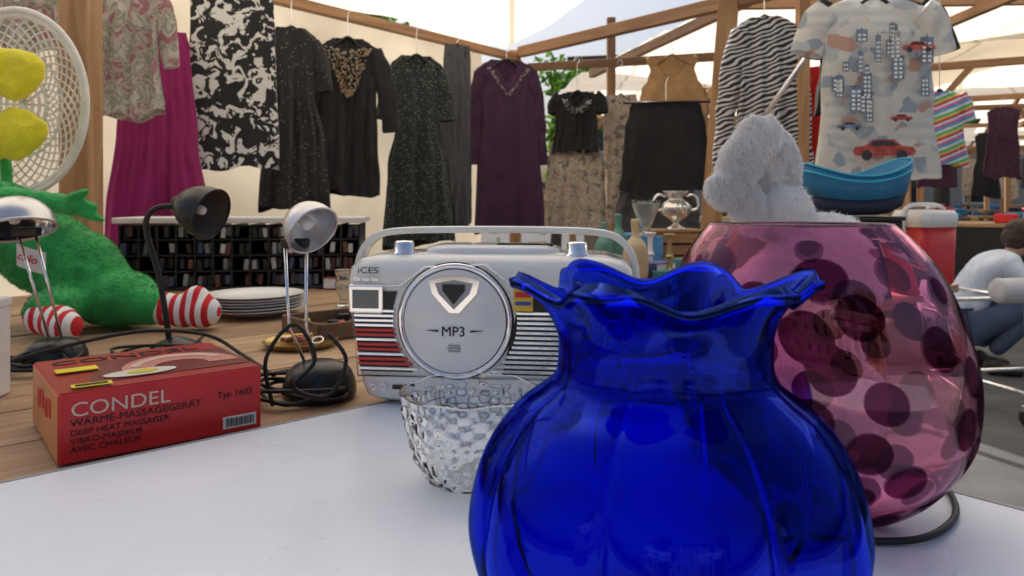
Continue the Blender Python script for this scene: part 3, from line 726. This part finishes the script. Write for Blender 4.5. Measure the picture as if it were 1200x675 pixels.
# ---------------------------------------------------------------- garments
def hanger(parent, w, ztop, zrail, mat, y=0):
    h = w * .42
    tube('hanger_bar', [(-h, y, ztop - .055), (-h * .5, y, ztop - .025), (0, y, ztop + .01), (h * .5, y, ztop - .025), (h, y, ztop - .055)], .006, mat, parent, seg=8)
    tube('hanger_hook', [(0, y, ztop + .01), (0, y, max(zrail - .035, ztop + .02)), (.012, y, zrail - .012), (.0, y, zrail + .012), (-.016, y, zrail + .004), (-.018, y, zrail - .008)], .002, chrome, parent, seg=6)
SH = {
 'tee': [(0, .20), (.03, .30), (.07, .43), (.12, .44), (.3, .40), (.6, .41), (1, .46)],
 'dress': [(0, .20), (.025, .28), (.05, .36), (.10, .36), (.25, .33), (.38, .31), (.6, .42), (1, .50)],
 'tunic': [(0, .22), (.03, .34), (.06, .44), (.12, .42), (.3, .38), (.6, .44), (1, .50)],
 'skirt': [(0, .36), (.05, .38), (.3, .43), (.7, .48), (1, .50)],
 'flare': [(0, .24), (.06, .27), (.4, .36), (.75, .46), (1, .50)],
 'straight': [(0, .42), (.1, .46), (.5, .48), (1, .5)],
 'tank': [(0, .30), (.02, .36), (.25, .30), (.42, .34), (.6, .42), (1, .46)],
}
def interp(T, t):
    for i in range(len(T) - 1):
        if t <= T[i + 1][0]:
            f = (t - T[i][0]) / (T[i + 1][0] - T[i][0]); f = f * f * (3 - 2 * f); return T[i][1] + (T[i + 1][1] - T[i][1]) * f
    return T[-1][1]
def garment(name, x, y, zt, zb, wd, kind, mat, rz=0, depth=.05, rip=7, amp=.012, sleeves=None, scoop=0, zrail=None, hmat=None, hem=.02, seed=None, vneck=.14):
    rn = random.Random(seed if seed is not None else int(abs(x) * 1000 + y * 77))
    e = empty(name, (x, y, 0), rz); T = SH[kind]; L = zt - zb; rows = 48; seg = 120
    ph = [rn.uniform(0, 60) for _ in range(5)]; V = []; F = []; asym = rn.uniform(-.02, .02)
    for i in range(rows + 1):
        t = (i / rows) ** 1.15; hw = interp(T, t) * wd; dd = depth * (.25 + .75 * min(1, t * 3)) * (1 if kind != 'tank' else .6)
        sway = asym * t + .006 * noise.noise(Vector((t * 3, ph[4], 0)))
        for j in range(seg):
            a = 2 * pi * j / seg; cx_ = cos(a); sy = sin(a); side = 0 if sy < 0 else 20
            xx = hw * cx_; yy = dd * .5 * math.copysign(abs(sy) ** .7, sy)
            g = min(1, .2 + t * 1.2)
            q1 = noise.noise(Vector((cx_ * rip * .38 + ph[0] + .5 * t, t * .9, ph[1] + side)))
            q2 = noise.noise(Vector((cx_ * rip * .9 + ph[2] + .8 * t, t * 1.7, ph[3] + side)))
            q3 = noise.noise(Vector((cx_ * 5 + ph[3] + 4 * t, t * 9 - 3 * cx_, ph[0] + side)))
            f = amp * g * (3.2 * q1 + 1.5 * q2) + amp * .55 * q3
            yy += f
            z = zt - L * t - hem * (noise.noise(Vector((cx_ * 1.5, ph[2], side)))) * (t ** 4) * 2
            if sy < 0 and scoop: z -= scoop * math.exp(-(cx_ * hw / (vneck * wd)) ** 2) * max(0, 1 - t / .35)
            edge = 1 + .03 * noise.noise(Vector((t * 6, cx_ * 2, ph[1])))
            V.append((xx * edge + sway, yy, z))
    for i in range(rows):
        for j in range(seg): F.append((i * seg + j, (i + 1) * seg + j, (i + 1) * seg + (j + 1) % seg, i * seg + (j + 1) % seg))
    o = mk('cloth', V, F, mat, e)
    if sleeves:
        ln, r0, r1, ang = sleeves
        for s in (-1, 1):
            sx = s * interp(T, .09) * wd * .93; z0 = zt - L * .085; ang2 = ang * rn.uniform(.7, 1.3)
            pts = [(sx - s * r0 * .5, 0, z0 + .005), (sx + s * ln * .25 * sin(ang2), 0, z0 - ln * .25 * cos(ang2)), (sx + s * ln * .6 * sin(ang2 * .9), .004, z0 - ln * .6 * cos(ang2)), (sx + s * ln * sin(ang2 * .8), .0, z0 - ln * cos(ang2 * .8))]
            PV, PF = tubegeo(pts, r0, seg=24, n=10, rs=[r0, r0, (r0 + r1) / 2, r1], flat=1, up=(1, 0, 0))
            PV = [(v[0] + .008 * noise.noise(Vector((v[2] * 18, ph[1], v[0] * 20))), v[1] * .5 + .012 * noise.noise(Vector((v[0] * 30, v[2] * 12, ph[2]))), v[2]) for v in PV]
            mk('sleeve', PV, PF[:-1], mat, e)
    if zrail: hanger(e, wd * (.72 if kind != 'skirt' else .9), zt - .005, zrail, hmat or black)
    return e
floral_l = pattern('floral_pale', 'soft', [(.55, .52, .46), (.38, .15, .2), (.6, .57, .52), (.25, .28, .2), (.6, .56, .52)], 18, transl=.25)
magenta = M('magenta_cloth', (.34, .012, .14), .8, sheen=.3, var=.1, bump=.1, transl=.15)
bw_fl = pattern('black_white_floral', 'blot', [(.015, .015, .018), (.75, .75, .73)], 24, thr=.525, transl=.1)
dk_dots = pattern('dark_dotted', 'dots', [(.25, .24, .22), (.015, .015, .017)], 60, thr=.16)
blk = M('black_cloth', (.013, .013, .016), .85, sheen=.1, bump=.3, bscale=200)
dk_grn = pattern('dark_green_print', 'dots', [(.22, .25, .22), (.012, .018, .017)], 85, thr=.22)
greyc = M('grey_cloth', (.07, .07, .08), .85, sheen=.1)
purp = M('purple_velvet', (.045, .009, .042), .75, sheen=.15, var=.25)
patt_c = pattern('cream_print', 'soft', [(.52, .46, .36), (.15, .13, .15), (.6, .55, .45), (.4, .25, .17), (.55, .5, .42)], 24, transl=.15)
tan = M('tan_knit', (.50, .30, .13), .85, bump=.3)
zeb = pattern('zebra_print', 'zebra', [(.012, .012, .014), (.55, .55, .57)], 8, thr=.58, stretch=(1.6, .5, 2.2), rot=(0, .45, 0))
rain = pattern('rainbow_stripe', 'stripe', [(.6, .03, .12), (.75, .6, .1), (.05, .5, .2), (.75, .75, .75), (.04, .4, .65), (.65, .12, .4), (.75, .75, .75)], 5, rot=(0, .4, 0))
tee_m, nt, out = newmat('city_print')
p = N(nt, 'ShaderNodeBsdfPrincipled', Roughness=.85); v = coords(nt, (1, 1, 1), (pi / 2, 0, 0))
br = N(nt, 'ShaderNodeTexVoronoi', Scale=26.0); br.distance = 'CHEBYCHEV'; br.voronoi_dimensions = '2D'; nt.links.new(v, br.inputs['Vector'])
spc = N(nt, 'ShaderNodeSeparateColor'); nt.links.new(br.outputs['Color'], spc.inputs[0])
rb_ = N(nt, 'ShaderNodeValToRGB'); rb_.color_ramp.interpolation = 'CONSTANT'
for q_, (ps_, cl_) in enumerate([(0, (.34, .40, .48)), (.2, (.68, .67, .63)), (.5, (.50, .54, .58)), (.7, (.72, .70, .66)), (.92, (.55, .35, .28))]):
    el_ = rb_.color_ramp.elements[q_] if q_ < 2 else rb_.color_ramp.elements.new(ps_)
    el_.position = ps_; el_.color = c4(cl_)
nt.links.new(spc.outputs[0], rb_.inputs[0])
no = N(nt, 'ShaderNodeTexNoise', Scale=8.0, Detail=2.0); nt.links.new(v, no.inputs['Vector'])
rr_ = N(nt, 'ShaderNodeValToRGB'); rr_.color_ramp.elements[0].position = .44; rr_.color_ramp.elements[1].position = .50; nt.links.new(no.outputs['Fac'], rr_.inputs[0])
wv = N(nt, 'ShaderNodeTexWave', Scale=9.0, Distortion=.5); wv.bands_direction = 'Y'; nt.links.new(v, wv.inputs['Vector'])
r5 = N(nt, 'ShaderNodeValToRGB'); r5.color_ramp.elements[0].color = (.60, .62, .62, 1); r5.color_ramp.elements[1].color = (.74, .74, .71, 1); nt.links.new(wv.outputs['Fac'], r5.inputs[0])
mx = N(nt, 'ShaderNodeMix', data_type='RGBA'); nt.links.new(rr_.outputs[0], mx.inputs[0]); nt.links.new(r5.outputs[0], mx.inputs[6]); nt.links.new(rb_.outputs['Color'], mx.inputs[7])
nt.links.new(mx.outputs[2], p.inputs['Base Color'])
tt = N(nt, 'ShaderNodeBsdfTranslucent'); nt.links.new(mx.outputs[2], tt.inputs['Color']); ms = N(nt, 'ShaderNodeMixShader'); ms.inputs[0].default_value = .25
nt.links.new(p.outputs[0], ms.inputs[1]); nt.links.new(tt.outputs[0], ms.inputs[2]); nt.links.new(ms.outputs[0], out.inputs[0])
ZR = 1.85
garment('floral_blouse', -1.27, 2.42, 1.715, 1.27, .27, 'tee', floral_l, .2, sleeves=(.25, .035, .03, .25), zrail=ZR)
garment('floral_blouse', -1.42, 2.15, 1.78, 1.42, .28, 'tee', floral_l, .2, sleeves=(.18, .035, .03, .25), zrail=ZR)
garment('magenta_skirt', -1.262, 2.66, 1.60, .68, .37, 'flare', magenta, .35, rip=9, amp=.012, zrail=ZR)
garment('patterned_dress', -1.035, 2.75, 1.79, 1.11, .32, 'straight', bw_fl, .2, rip=4, amp=.008, zrail=ZR)
garment('dotted_dress', -.915, 3.08, 1.71, .96, .29, 'dress', dk_dots, .3, sleeves=(.2, .035, .035, .2), zrail=ZR)
g5 = garment('embroidered_blouse', -.73, 3.3, 1.715, 1.02, .32, 'tee', blk, .25, sleeves=(.36, .045, .04, .18), scoop=.05, zrail=ZR)
garment('print_dress', -.465, 3.62, 1.70, .78, .36, 'dress', dk_grn, .3, sleeves=(.24, .04, .045, .2), scoop=.09, zrail=ZR)
garment('grey_scarf', -.285, 3.85, 1.80, .86, .17, 'straight', greyc, .5, rip=5, amp=.016, zrail=ZR)
g8 = garment('purple_tunic', -.03, 4.1, 1.77, .82, .40, 'tunic', purp, .25, sleeves=(.5, .04, .035, .12), scoop=.12, zrail=ZR)
emb = M('bead_orange', (.5, .27, .1), .4); emb2 = M('bead_silver', (.5, .5, .45), .3, metal=.5)
def beads(parent, fn, n, mats, r, seed):
    rn = random.Random(seed)
    for mi, m in enumerate(mats):
        geos = []
        for k in range(n):
            x, z, y = fn(rn); q = r * rn.uniform(.6, 1.4)
            geos.append(([(x - q, y, z), (x, y, z - q), (x + q, y, z), (x, y, z + q), (x, y - q, z)], [(0, 1, 4), (1, 2, 4), (2, 3, 4), (3, 0, 4), (3, 2, 1, 0)]))
        V, F = merge(geos); mk('embroidery', V, F, m, parent)
def yoke(rn):
    a = rn.uniform(-1, 1); t = rn.random() ** 1.1; return a * .11 * (1 - t * .8), 1.67 - t * .21 - .02 * (1 - abs(a)), -.036 - .008 * rn.random()
beads(g5, yoke, 110, [emb, emb2, M('bead_tan', (.45, .38, .26), .5)], .005, 3)
def vn(rn):
    a = rn.choice([-1, 1]); t = rn.random(); return a * (.11 * (1 - t) + .004) + rn.gauss(0, .006), 1.72 - t * .15, -.042
beads(g8, vn, 90, [emb2], .004, 4)
ZR2 = 1.79
g9 = garment('lace_top', .37, 4.2, 1.61, 1.27, .29, 'tee', blk, -.15, scoop=.08, sleeves=(.1, .04, .04, .3), zrail=ZR2)
def ln_(rn):
    a = rn.uniform(0, 3.14); q = .05 + .03 * rn.random(); return q * cos(a), 1.56 - q * sin(a), -.04
beads(g9, ln_, 80, [emb2], .004, 8)
garment('print_skirt', .36, 4.24, 1.33, .82, .37, 'skirt', patt_c, -.1, rip=9)
garment('print_dress', .625, 4.27, 1.60, .86, .22, 'straight', patt_c, -.4, rip=4, zrail=ZR2)
garment('tan_top', .847, 3.93, 1.76, 1.47, .38, 'tank', tan, -.2, depth=.03, rip=3, amp=.004, scoop=.13, zrail=ZR2, hmat=woodp, vneck=.2)
g13 = garment('black_skirt', .80, 3.86, 1.50, 1.05, .48, 'skirt', blk, -.15, rip=6, amp=.008)
garment('grey_skirt', .776, 3.95, 1.12, .82, .46, 'skirt', greyc, -.15, rip=6)
tube('skirt_hanger', [(-.22, -.03, 1.50), (.22, -.03, 1.50)], .007, black, g13, smoothp=False); tube('skirt_hanger_hook', [(0, -.03, 1.5), (0, -.02, 1.60), (.015, -.02, 1.63)], .002, chrome, g13)
garment('zebra_jacket', 1.02, 3.0, 1.735, 1.05, .27, 'tunic', zeb, -.3, sleeves=(.55, .042, .035, .12), zrail=1.87)
garment('red_blouse', 1.225, 3.05, 1.54, 1.03, .12, 'straight', M('red_cloth', (.55, .02, .015), .8, transl=.2), -.8, rip=2)
g17 = garment('printed_shirt', 1.122, 2.30, 1.62, 1.06, .40, 'tee', tee_m, -.1, sleeves=(.13, .05, .05, .35), scoop=.03, depth=.06, rip=4, amp=.005, zrail=1.75)
garment('black_blouse', 1.20, 2.45, 1.66, 1.28, .40, 'tee', blk, -.1, sleeves=(.16, .05, .05, .35), zrail=1.78)
garment('striped_blouse', 1.67, 2.9, 1.42, 1.13, .2, 'tee', rain, -.2, rip=3, sleeves=(.1, .03, .03, .3), zrail=1.8)
def motif(parent, pts, x0, z0, s, y, mat):
    n = len(pts); V = [(x0 + p[0] * s, y, z0 + p[1] * s) for p in pts]; mk('print_motif', V, [tuple(range(n))], mat, parent, smooth=False)
rc = M('print_red', (.42, .08, .07), .85, var=.5, scale=60); pb = M('print_navy', (.16, .21, .29), .85, var=.5, scale=60); pk = M('print_dark', (.05, .05, .06), .85)
def carm(x0, z0, s, m):
    motif(g17, [(-1, .05), (1, .05), (1.08, .2), (1.0, .34), (.6, .40), (.35, .62), (-.4, .62), (-.65, .40), (-1.0, .36), (-1.08, .2)], x0, z0, s, -.052, m)
    motif(g17, [(-.5, .40), (.5, .40), (.3, .57), (-.35, .57)], x0, z0, s, -.0528, pk)
    for w_ in (-.6, .6): motif(g17, [(w_ + .19 * cos(q), .06 + .19 * sin(q)) for q in [2 * pi * k / 14 for k in range(14)]], x0, z0, s, -.0535, pk)
carm(.01, 1.125, .085, rc); carm(.11, 1.445, .045, rc); carm(-.09, 1.21, .035, pb); carm(.06, 1.235, .03, rc)
rq = random.Random(5)
for k in range(18):
    x0 = rq.uniform(-.15, .13); z0 = rq.uniform(1.20, 1.50); wd_ = rq.uniform(.015, .04); hh = rq.uniform(.03, .085)
    motif(g17, [(0, 0), (wd_, 0), (wd_, hh), (wd_ * .6, hh), (wd_ * .5, hh * 1.15), (wd_ * .4, hh), (0, hh)], x0, z0, 1, -.0515, rq.choice([pb, pb, M('print_grey', (.35, .36, .37), .85, var=.5, scale=60)]))
    for a_ in range(2):
        for b__ in range(int(hh / .014)): motif(g17, [(0, 0), (wd_ * .25, 0), (wd_ * .25, .007), (0, .007)], x0 + wd_ * (.18 + .4 * a_), z0 + .004 + .013 * b__, 1, -.0522, white)

# ---------------------------------------------------------------- stall structure
fr_ = empty('stall_frame', (0, 0, 0))
A0 = Vector((-.984, 3.17, ZR)); B0 = Vector((.026, 4.46, ZR)); d0 = (B0 - A0).normalized()
beam('rail_left', A0 - d0 * 2.3, B0, .045, .045, woodx, fr_)
beam('rail_front', (.05, 4.44, 1.88), (1.45, 2.74, 1.88), .05, .06, woodx, fr_)
beam('rail_back', (.10, 4.5, 1.80), (1.35, 4.1, 1.80), .04, .045, woodx, fr_)
beam('rail_right', (.95, 3.2, 1.885), (1.95, 2.0, 1.80), .04, .045, woodx, fr_)
post('corner_post', (.02, 4.5, 0), (.02, 4.5, 1.9), .07, woodp, fr_)
post('main_post', (.83, 3.35, 0), (.975, 3.3, 2.02), .085, woodp, fr_)
post('left_post', (-1.115, 1.93, 0), (-1.125, 1.93, 2.3), .075, woodp, fr_)
post('mid_post', (.60, 4.5, 0), (.60, 4.5, 2.1), .05, woodp, fr_)
post('right_post', (1.14, 2.95, 0), (1.16, 2.95, 2.2), .045, woodp, fr_)
tube('steel_pole', [(.93, 2.72, 1.31), (1.30, 2.80, 1.80)], .010, silver, fr_, smoothp=False)
tarp = M('tarp_canvas', (.90, .83, .70), .8, var=.06, scale=1.5, transl=.66, bump=.15, bscale=9, seams=True)
tarpw = M('wall_canvas', (.74, .65, .50), .85, var=.22, scale=1.8, transl=.45, bump=.3, bscale=7)
def sheet(name, corners, mat, nu=30, nv=30, sag=.06, parent=None, seed=1):
    a, b, c, d = [Vector(q) for q in corners]; rn = random.Random(seed); ph = [rn.uniform(0, 6) for _ in range(3)]; V = []
    nrm = (b - a).cross(d - a).normalized()
    for i in range(nu + 1):
        for j in range(nv + 1):
            s, t = i / nu, j / nv
            p = (a * (1 - s) + b * s) * (1 - t) + (d * (1 - s) + c * s) * t
            k = sag * 16 * s * (1 - s) * t * (1 - t) * .6 + .04 * noise.noise(Vector((s * 5 + ph[0], t * 5, ph[1]))) + .02 * noise.noise(Vector((s * 14 + ph[0], t * 6, ph[1])))
            p = p + Vector((0, 0, -1)) * k if abs(nrm.z) > .4 else p + nrm * k
            V.append(p)
    F = [(i * (nv + 1) + j, (i + 1) * (nv + 1) + j, (i + 1) * (nv + 1) + j + 1, i * (nv + 1) + j + 1) for i in range(nu) for j in range(nv)]
    return mk(name, V, F, mat, parent)
rt = empty('canvas_roof', (0, 0, 0))
ew = A0 - d0 * 2.3
Nw = Vector((-d0.y, d0.x, 0))
sheet('roof_sheet', [(ew.x + Nw.x * .32, ew.y + Nw.y * .32, 1.945), (-.04, 4.74, 1.945), (1.42, 1.30, 2.2), (-1.5, 1.0, 2.35)], tarp, 40, 40, parent=rt, seed=2)
wa = ew + Nw * .28; wb_ = B0 + Nw * .28
sheet('wall_sheet', [(wa.x, wa.y, .25), (wb_.x, wb_.y, .25), (wb_.x, wb_.y, 1.93), (wa.x, wa.y, 1.93)], tarpw, 80, 40, parent=rt, sag=.03, seed=5)
r2 = empty('canvas_roof', (0, 0, 0))
sheet('roof_sheet', [(1.30, 4.4, 2.2), (.62, 5.8, 2.02), (4.5, 9.0, 2.15), (5.2, 5.5, 2.55)], tarp, parent=r2, seed=6)
sheet('roof_sheet', [(1.28, 4.42, 2.205), (5.18, 5.52, 2.555), (4.6, 2.2, 2.6), (1.95, 2.4, 2.25)], tarp, parent=r2, seed=7)
beam('ridge_beam', (1.26, 4.40, 2.16), (5.2, 5.5, 2.50), .05, .07, woodx, fr_)
beam('rafter', (.62, 5.8, 1.98), (1.95, 2.4, 2.2), .045, .06, woodx, fr_)
beam('rafter', (2.6, 6.9, 2.02), (3.2, 2.4, 2.33), .045, .06, woodx, fr_)

def market_stall(x, y, rz, w=3, d=2.4, h=2.2, seed=1):
    rn = random.Random(seed); e = empty('market_stall', (x, y, 0), rz)
    for sx in (-w / 2, 0, w / 2):
        for sy in (-d / 2, d / 2): post('post', (sx, sy, 0), (sx, sy, h), .07, woodp, e)
        beam('cross', (sx, -d / 2, h - .05), (sx, d / 2, h - .05), .05, .07, woodx, e)
        post('king', (sx, 0, h - .03), (sx, 0, h + .42), .05, woodp, e)
        beam('rafter', (sx, -d / 2 - .1, h), (sx, 0, h + .45), .04, .06, woodx, e); beam('rafter', (sx, d / 2 + .1, h), (sx, 0, h + .45), .04, .06, woodx, e)
    for sy in (-d / 2, d / 2): beam('eave', (-w / 2 - .1, sy, h - .1), (w / 2 + .1, sy, h - .1), .05, .06, woodx, e)
    beam('brace', (-w / 2, -d / 2, 1.5), (-w / 2 + .5, -d / 2, h - .1), .04, .05, woodx, e); beam('brace', (w / 2, -d / 2, 1.5), (w / 2 - .5, -d / 2, h - .1), .04, .05, woodx, e)
    sheet('canvas', [(-w / 2 - .15, -d / 2 - .2, h + .02), (w / 2 + .15, -d / 2 - .2, h + .02), (w / 2 + .15, 0, h + .5), (-w / 2 - .15, 0, h + .5)], tarp, 16, 16, .05, e, seed)
    sheet('canvas', [(-w / 2 - .15, 0, h + .5), (w / 2 + .15, 0, h + .5), (w / 2 + .15, d / 2 + .2, h + .02), (-w / 2 - .15, d / 2 + .2, h + .02)], tarp, 16, 16, .05, e, seed + 1)
    box('counter', (0, -.3, .78), (w - .1, 1.0, .03), woodt, e)
    box('counter_skirt', (0, -.79, .45), (w - .1, .012, .6), rn.choice([blackm, M('skirt_cloth', (.1, .1, .14), .9), M('skirt_cloth2', (.25, .2, .14), .9)]), e)
    for k in range(26):
        s = rn.uniform(.06, .2); c = rn.choice([cc[rn.randrange(7)], card, redm, white, greyc, blk, magenta, teal])
        box('goods', (rn.uniform(-w / 2 + .15, w / 2 - .15), rn.uniform(-.7, .1), .797 + s * .3), (s, s * rn.uniform(.6, 1.2), s * .6), c, e, s * .12, rot=(0, 0, rn.uniform(0, 3)))
    for k in range(5):
        gx = -w / 2 + .3 + k * (w - .6) / 4; gw = rn.uniform(.3, .45); zt_ = h - .22; g = garment('hung_garment', gx, d / 2 - .1, zt_, zt_ - rn.uniform(.6, 1.0), gw, rn.choice(['tee', 'dress', 'skirt', 'tunic']), rn.choice([blk, greyc, magenta, floral_l, purp, patt_c, dk_grn, tan, bw_fl]), rn.uniform(-.4, .4), seed=rn.randrange(999), zrail=h - .13)
        g.parent = e
    return e
market_stall(5.2, 6.6, -.5, seed=3)
market_stall(5.4, 10.2, -.35, seed=4)
market_stall(9.4, 11.5, -.35, seed=5)
market_stall(2.5, 9.4, -.3, seed=6)
market_stall(10.5, 16.5, -.3, seed=8)
# other side of the aisle (seen in the reflections)
market_stall(-3.5, -7.5, 2.9, seed=9)
market_stall(2.8, -8.0, 3.3, seed=10)

# ---------------------------------------------------------------- trolley with roll, cartons, crouching person
tr = empty('tube_trolley', (2.62, 3.55, 0), radians(10))
def castor(x, y):
    lathe('castor_wheel', [(.018, -.012), (.035, -.01), (.035, .01), (.018, .012)], blackm, tr, 24, loc=(x, y, .036), rot=(0, pi / 2, 0)); box('castor_fork', (x, y, .075), (.03, .03, .03), chrome, tr)
for x in (-.40, .40):
    for y in (-.22, .22): castor(x, y); tube('leg', [(x, y, .085), (x, y, .56)], .010, chrome, tr, smoothp=False)
    tube('low_bar', [(x, -.22, .14), (x, .22, .14)], .010, chrome, tr, smoothp=False); tube('top_bar', [(x, -.22, .56), (x, .22, .56)], .010, chrome, tr, smoothp=False)
tube('push_handle', [(.0, -.22, .56), (.02, -.24, .66), (.08, -.26, .72), (.3, -.26, .73), (.40, -.24, .66), (.40, -.22, .56)], .011, white, tr)
for y in (-.22, .22): tube('long_bar', [(-.40, y, .14), (.40, y, .14)], .010, chrome, tr, smoothp=False); tube('long_bar', [(-.40, y, .5), (.40, y, .5)], .010, chrome, tr, smoothp=False)
lathe('fabric_roll', [(.02, -.56), (.05, -.56), (.055, -.55), (.055, .52), (.05, .53), (.02, .53)], M('roll_grey', (.55, .56, .58), .6), tr, 32, loc=(0, -.23, .60), rot=(0, pi / 2, 0))

pe = empty('crouching_person', (2.72, 4.35, 0), radians(-15))
shirt = M('shirt_pale_blue', (.58, .66, .80), .85, bump=.5, bscale=20); jeans = M('jeans', (.06, .09, .16), .85, bump=.3); skinm = M('skin', (.45, .26, .18), .5, var=.08); hairm = M('hair', (.05, .03, .02), .6, bump=.6, bscale=120, stretch=(1, 1, .2)); shoe = M('shoe_leather', (.03, .03, .03), .5)
skinned('torso_and_sleeves', [(-.06, 0, .30), (-.05, 0, .42), (.03, 0, .54), (.12, 0, .63), (.17, 0, .67), (.12, .16, .62), (.24, .20, .46), (.40, .14, .36), (.12, -.16, .62), (.24, -.20, .46), (.40, -.14, .36)],
        [(0, 1), (1, 2), (2, 3), (3, 4), (3, 5), (5, 6), (6, 7), (3, 8), (8, 9), (9, 10)], [(.15, .11), (.15, .11), (.15, .12), (.12, .10), (.065, .065), .07, .052, .042, .07, .052, .042], shirt, pe)
skinned('trousers', [(-.06, 0, .28), (-.02, .10, .27), (.28, .14, .42), (.04, .12, .12), (-.02, -.10, .27), (.28, -.14, .42), (.04, -.12, .12)],
        [(0, 1), (1, 2), (2, 3), (0, 4), (4, 5), (5, 6)], [(.13, .11), .095, .068, .045, .095, .068, .045], jeans, pe)
for s in (-1, 1):
    blob('shoe', [((.05, s * .12, .05), (.055, .04, .05)), ((.12, s * .12, .035), (.08, .042, .034)), ((.17, s * .12, .03), (.045, .04, .028))], shoe, pe, .008, 3)
    hv = [(.39, s * .14, .365), (.44, s * .13, .33), (.47, s * .125, .31)]; he = [(0, 1), (1, 2)]; hr = [.028, .03, .026]
    skinned('palm', hv, he, hr, skinm, pe, 1)
    for q in range(4):
        oy = (q - 1.5) * .018; L = (.055, .066, .062, .048)[q]
        skinned('finger', [(.47, s * .125 + oy, .31), (.47 + L * .6, s * .125 + oy, .29), (.47 + L * .8, s * .125 + oy, .255)], [(0, 1), (1, 2)], [.010, .009, .007], skinm, pe, 1)
    skinned('thumb', [(.44, s * .13 - s * .02, .33), (.465, s * .13 - s * .045, .305), (.485, s * .13 - s * .04, .28)], [(0, 1), (1, 2)], [.012, .010, .008], skinm, pe, 1)
skinned('neck', [(.15, 0, .66), (.21, 0, .71), (.25, 0, .75)], [(0, 1), (1, 2)], [.055, .05, .05], skinm, pe, 1)
blob('head', [((.26, 0, .79), (.085, .072, .085)), ((.30, 0, .75), (.055, .05, .06)), ((.355, 0, .77), (.018, .012, .018)), ((.25, .074, .78), (.018, .01, .028)), ((.25, -.074, .78), (.018, .01, .028)), ((.32, 0, .715), (.03, .03, .02))], skinm, pe, .006, 2)
blob('hair', [((.235, 0, .82), (.092, .082, .075)), ((.20, 0, .78), (.07, .076, .08))], hairm, pe, .007, 2, lump=.006, lscale=30)
for s in (-1, 1): lathe('eye', smoothprof([(0, -.008), (.008, 0), (0, .008)], 4), white, pe, 12, loc=(.337, s * .03, .79))
box('mouth', (.352, 0, .735), (.006, .04, .006), redm, pe, .002)

for i, (x, y, z, s) in enumerate([(4.0, 5.2, 0, .45), (4.5, 5.3, 0, .4), (4.05, 5.2, .37, .38), (3.7, 7.5, 0, .5)]):
    e = empty('cardboard_box', (x, y, z), .3 * i)
    box('body', (0, 0, s * .4), (s, s * .8, s * .8), card, e, .004)
    box('flap', (s * .6, 0, s * .78), (s * .3, s * .78, .006), card, e, .001, rot=(0, .5, 0)); box('flap', (-s * .6, 0, s * .78), (s * .3, s * .78, .006), card, e, .001, rot=(0, -.4, 0))

# ---------------------------------------------------------------- trees and buildings
bark = M('bark', (.09, .065, .045), .9, bump=.6, bscale=20)
leafm = M('leaf', (.11, .24, .03), .6, var=.5, scale=2, transl=.6)
def tree(x, y, h, r, seed, n=5200, leaf=.11, name='tree'):
    rn = random.Random(seed); e = empty(name, (x, y, 0)); geos = [tubegeo([(0, 0, 0), (.05, 0, h * .3), (-.03, .04, h * .6), (0, 0, h * .85)], .1, seg=10, rs=[r * .1, r * .07, r * .05, r * .015])]
    cl_ = []
    for k in range(16):
        a = rn.uniform(0, 6.28); q = rn.uniform(.3, .95) * r; z = h * .38 + rn.random() * h * .6; q *= math.sqrt(max(.1, 1 - ((z - h * .62) / (h * .42)) ** 2))
        c = Vector((q * cos(a), q * sin(a), z)); cl_.append((c, r * rn.uniform(.22, .4)))
        geos.append(tubegeo([(0, 0, z * .55), (c.x * .5, c.y * .5, z * .8), tuple(c)], .03, seg=6, n=3, rs=[r * .035, r * .02, r * .008]))
    V, F = merge(geos); mk('trunk_and_limbs', V, F, bark, e)
    V = []; F = []
    for k in range(n):
        c, cr_ = cl_[rn.randrange(len(cl_))]; d = Vector((rn.gauss(0, 1), rn.gauss(0, 1), rn.gauss(0, .8))); p = c + d.normalized() * cr_ * rn.random() ** .4
        a = Vector((rn.gauss(0, 1), rn.gauss(0, 1), rn.gauss(0, .6))).normalized() * leaf * rn.uniform(.6, 1.3); b = a.cross(Vector((rn.gauss(0, 1), rn.gauss(0, 1), rn.gauss(0, 1)))).normalized() * leaf * .5
        i = len(V); V += [p - a, p + b, p + a, p - b]; F.append((i, i + 1, i + 2, i + 3))
    mk('foliage', V, F, leafm, e, smooth=False)
tree(.75, 13, 3.4, 1.1, 1, n=1500, leaf=.09); tree(-4, 15, 6, 2.4, 2); tree(8, 22, 7, 3, 3, leaf=.16); tree(15, 26, 7, 3.2, 4, leaf=.16)
tree(-6, -18, 8, 3.4, 5, leaf=.2, n=4000); tree(9, -17, 8, 3.4, 7, leaf=.2, n=4000)
def building(name, x, y, w, d, h, rz, col, floors, cols_):
    e = empty(name, (x, y, 0), rz); wm = M('render', col, .85, var=.08, scale=1)
    box('walls', (0, 0, h / 2), (w, d, h), wm, e, 0); box('roof', (0, 0, h + .25), (w + .6, d + .6, .5), M('roofing', (.15, .07, .05), .8), e, .05)
    gl = M('window_glass', (.03, .04, .05), .1)
    for f in range(floors):
        for c in range(cols_):
            X = -w / 2 + (c + .5) * w / cols_; Z = (f + .55) * h / floors
            for s in (-1, 1):
                box('window_frame', (X, s * (d / 2 + .02), Z), (1.3, .08, 1.7), white, e, 0); box('window_pane', (X, s * (d / 2 + .055), Z), (1.1, .04, 1.5), gl, e, 0)
    return e
building('apartment_building', -6, -38, 36, 8, 11, 0, (.4, .34, .26), 4, 12)
building('apartment_building', 24, 44, 40, 8, 9, -.2, (.42, .36, .3), 3, 12)
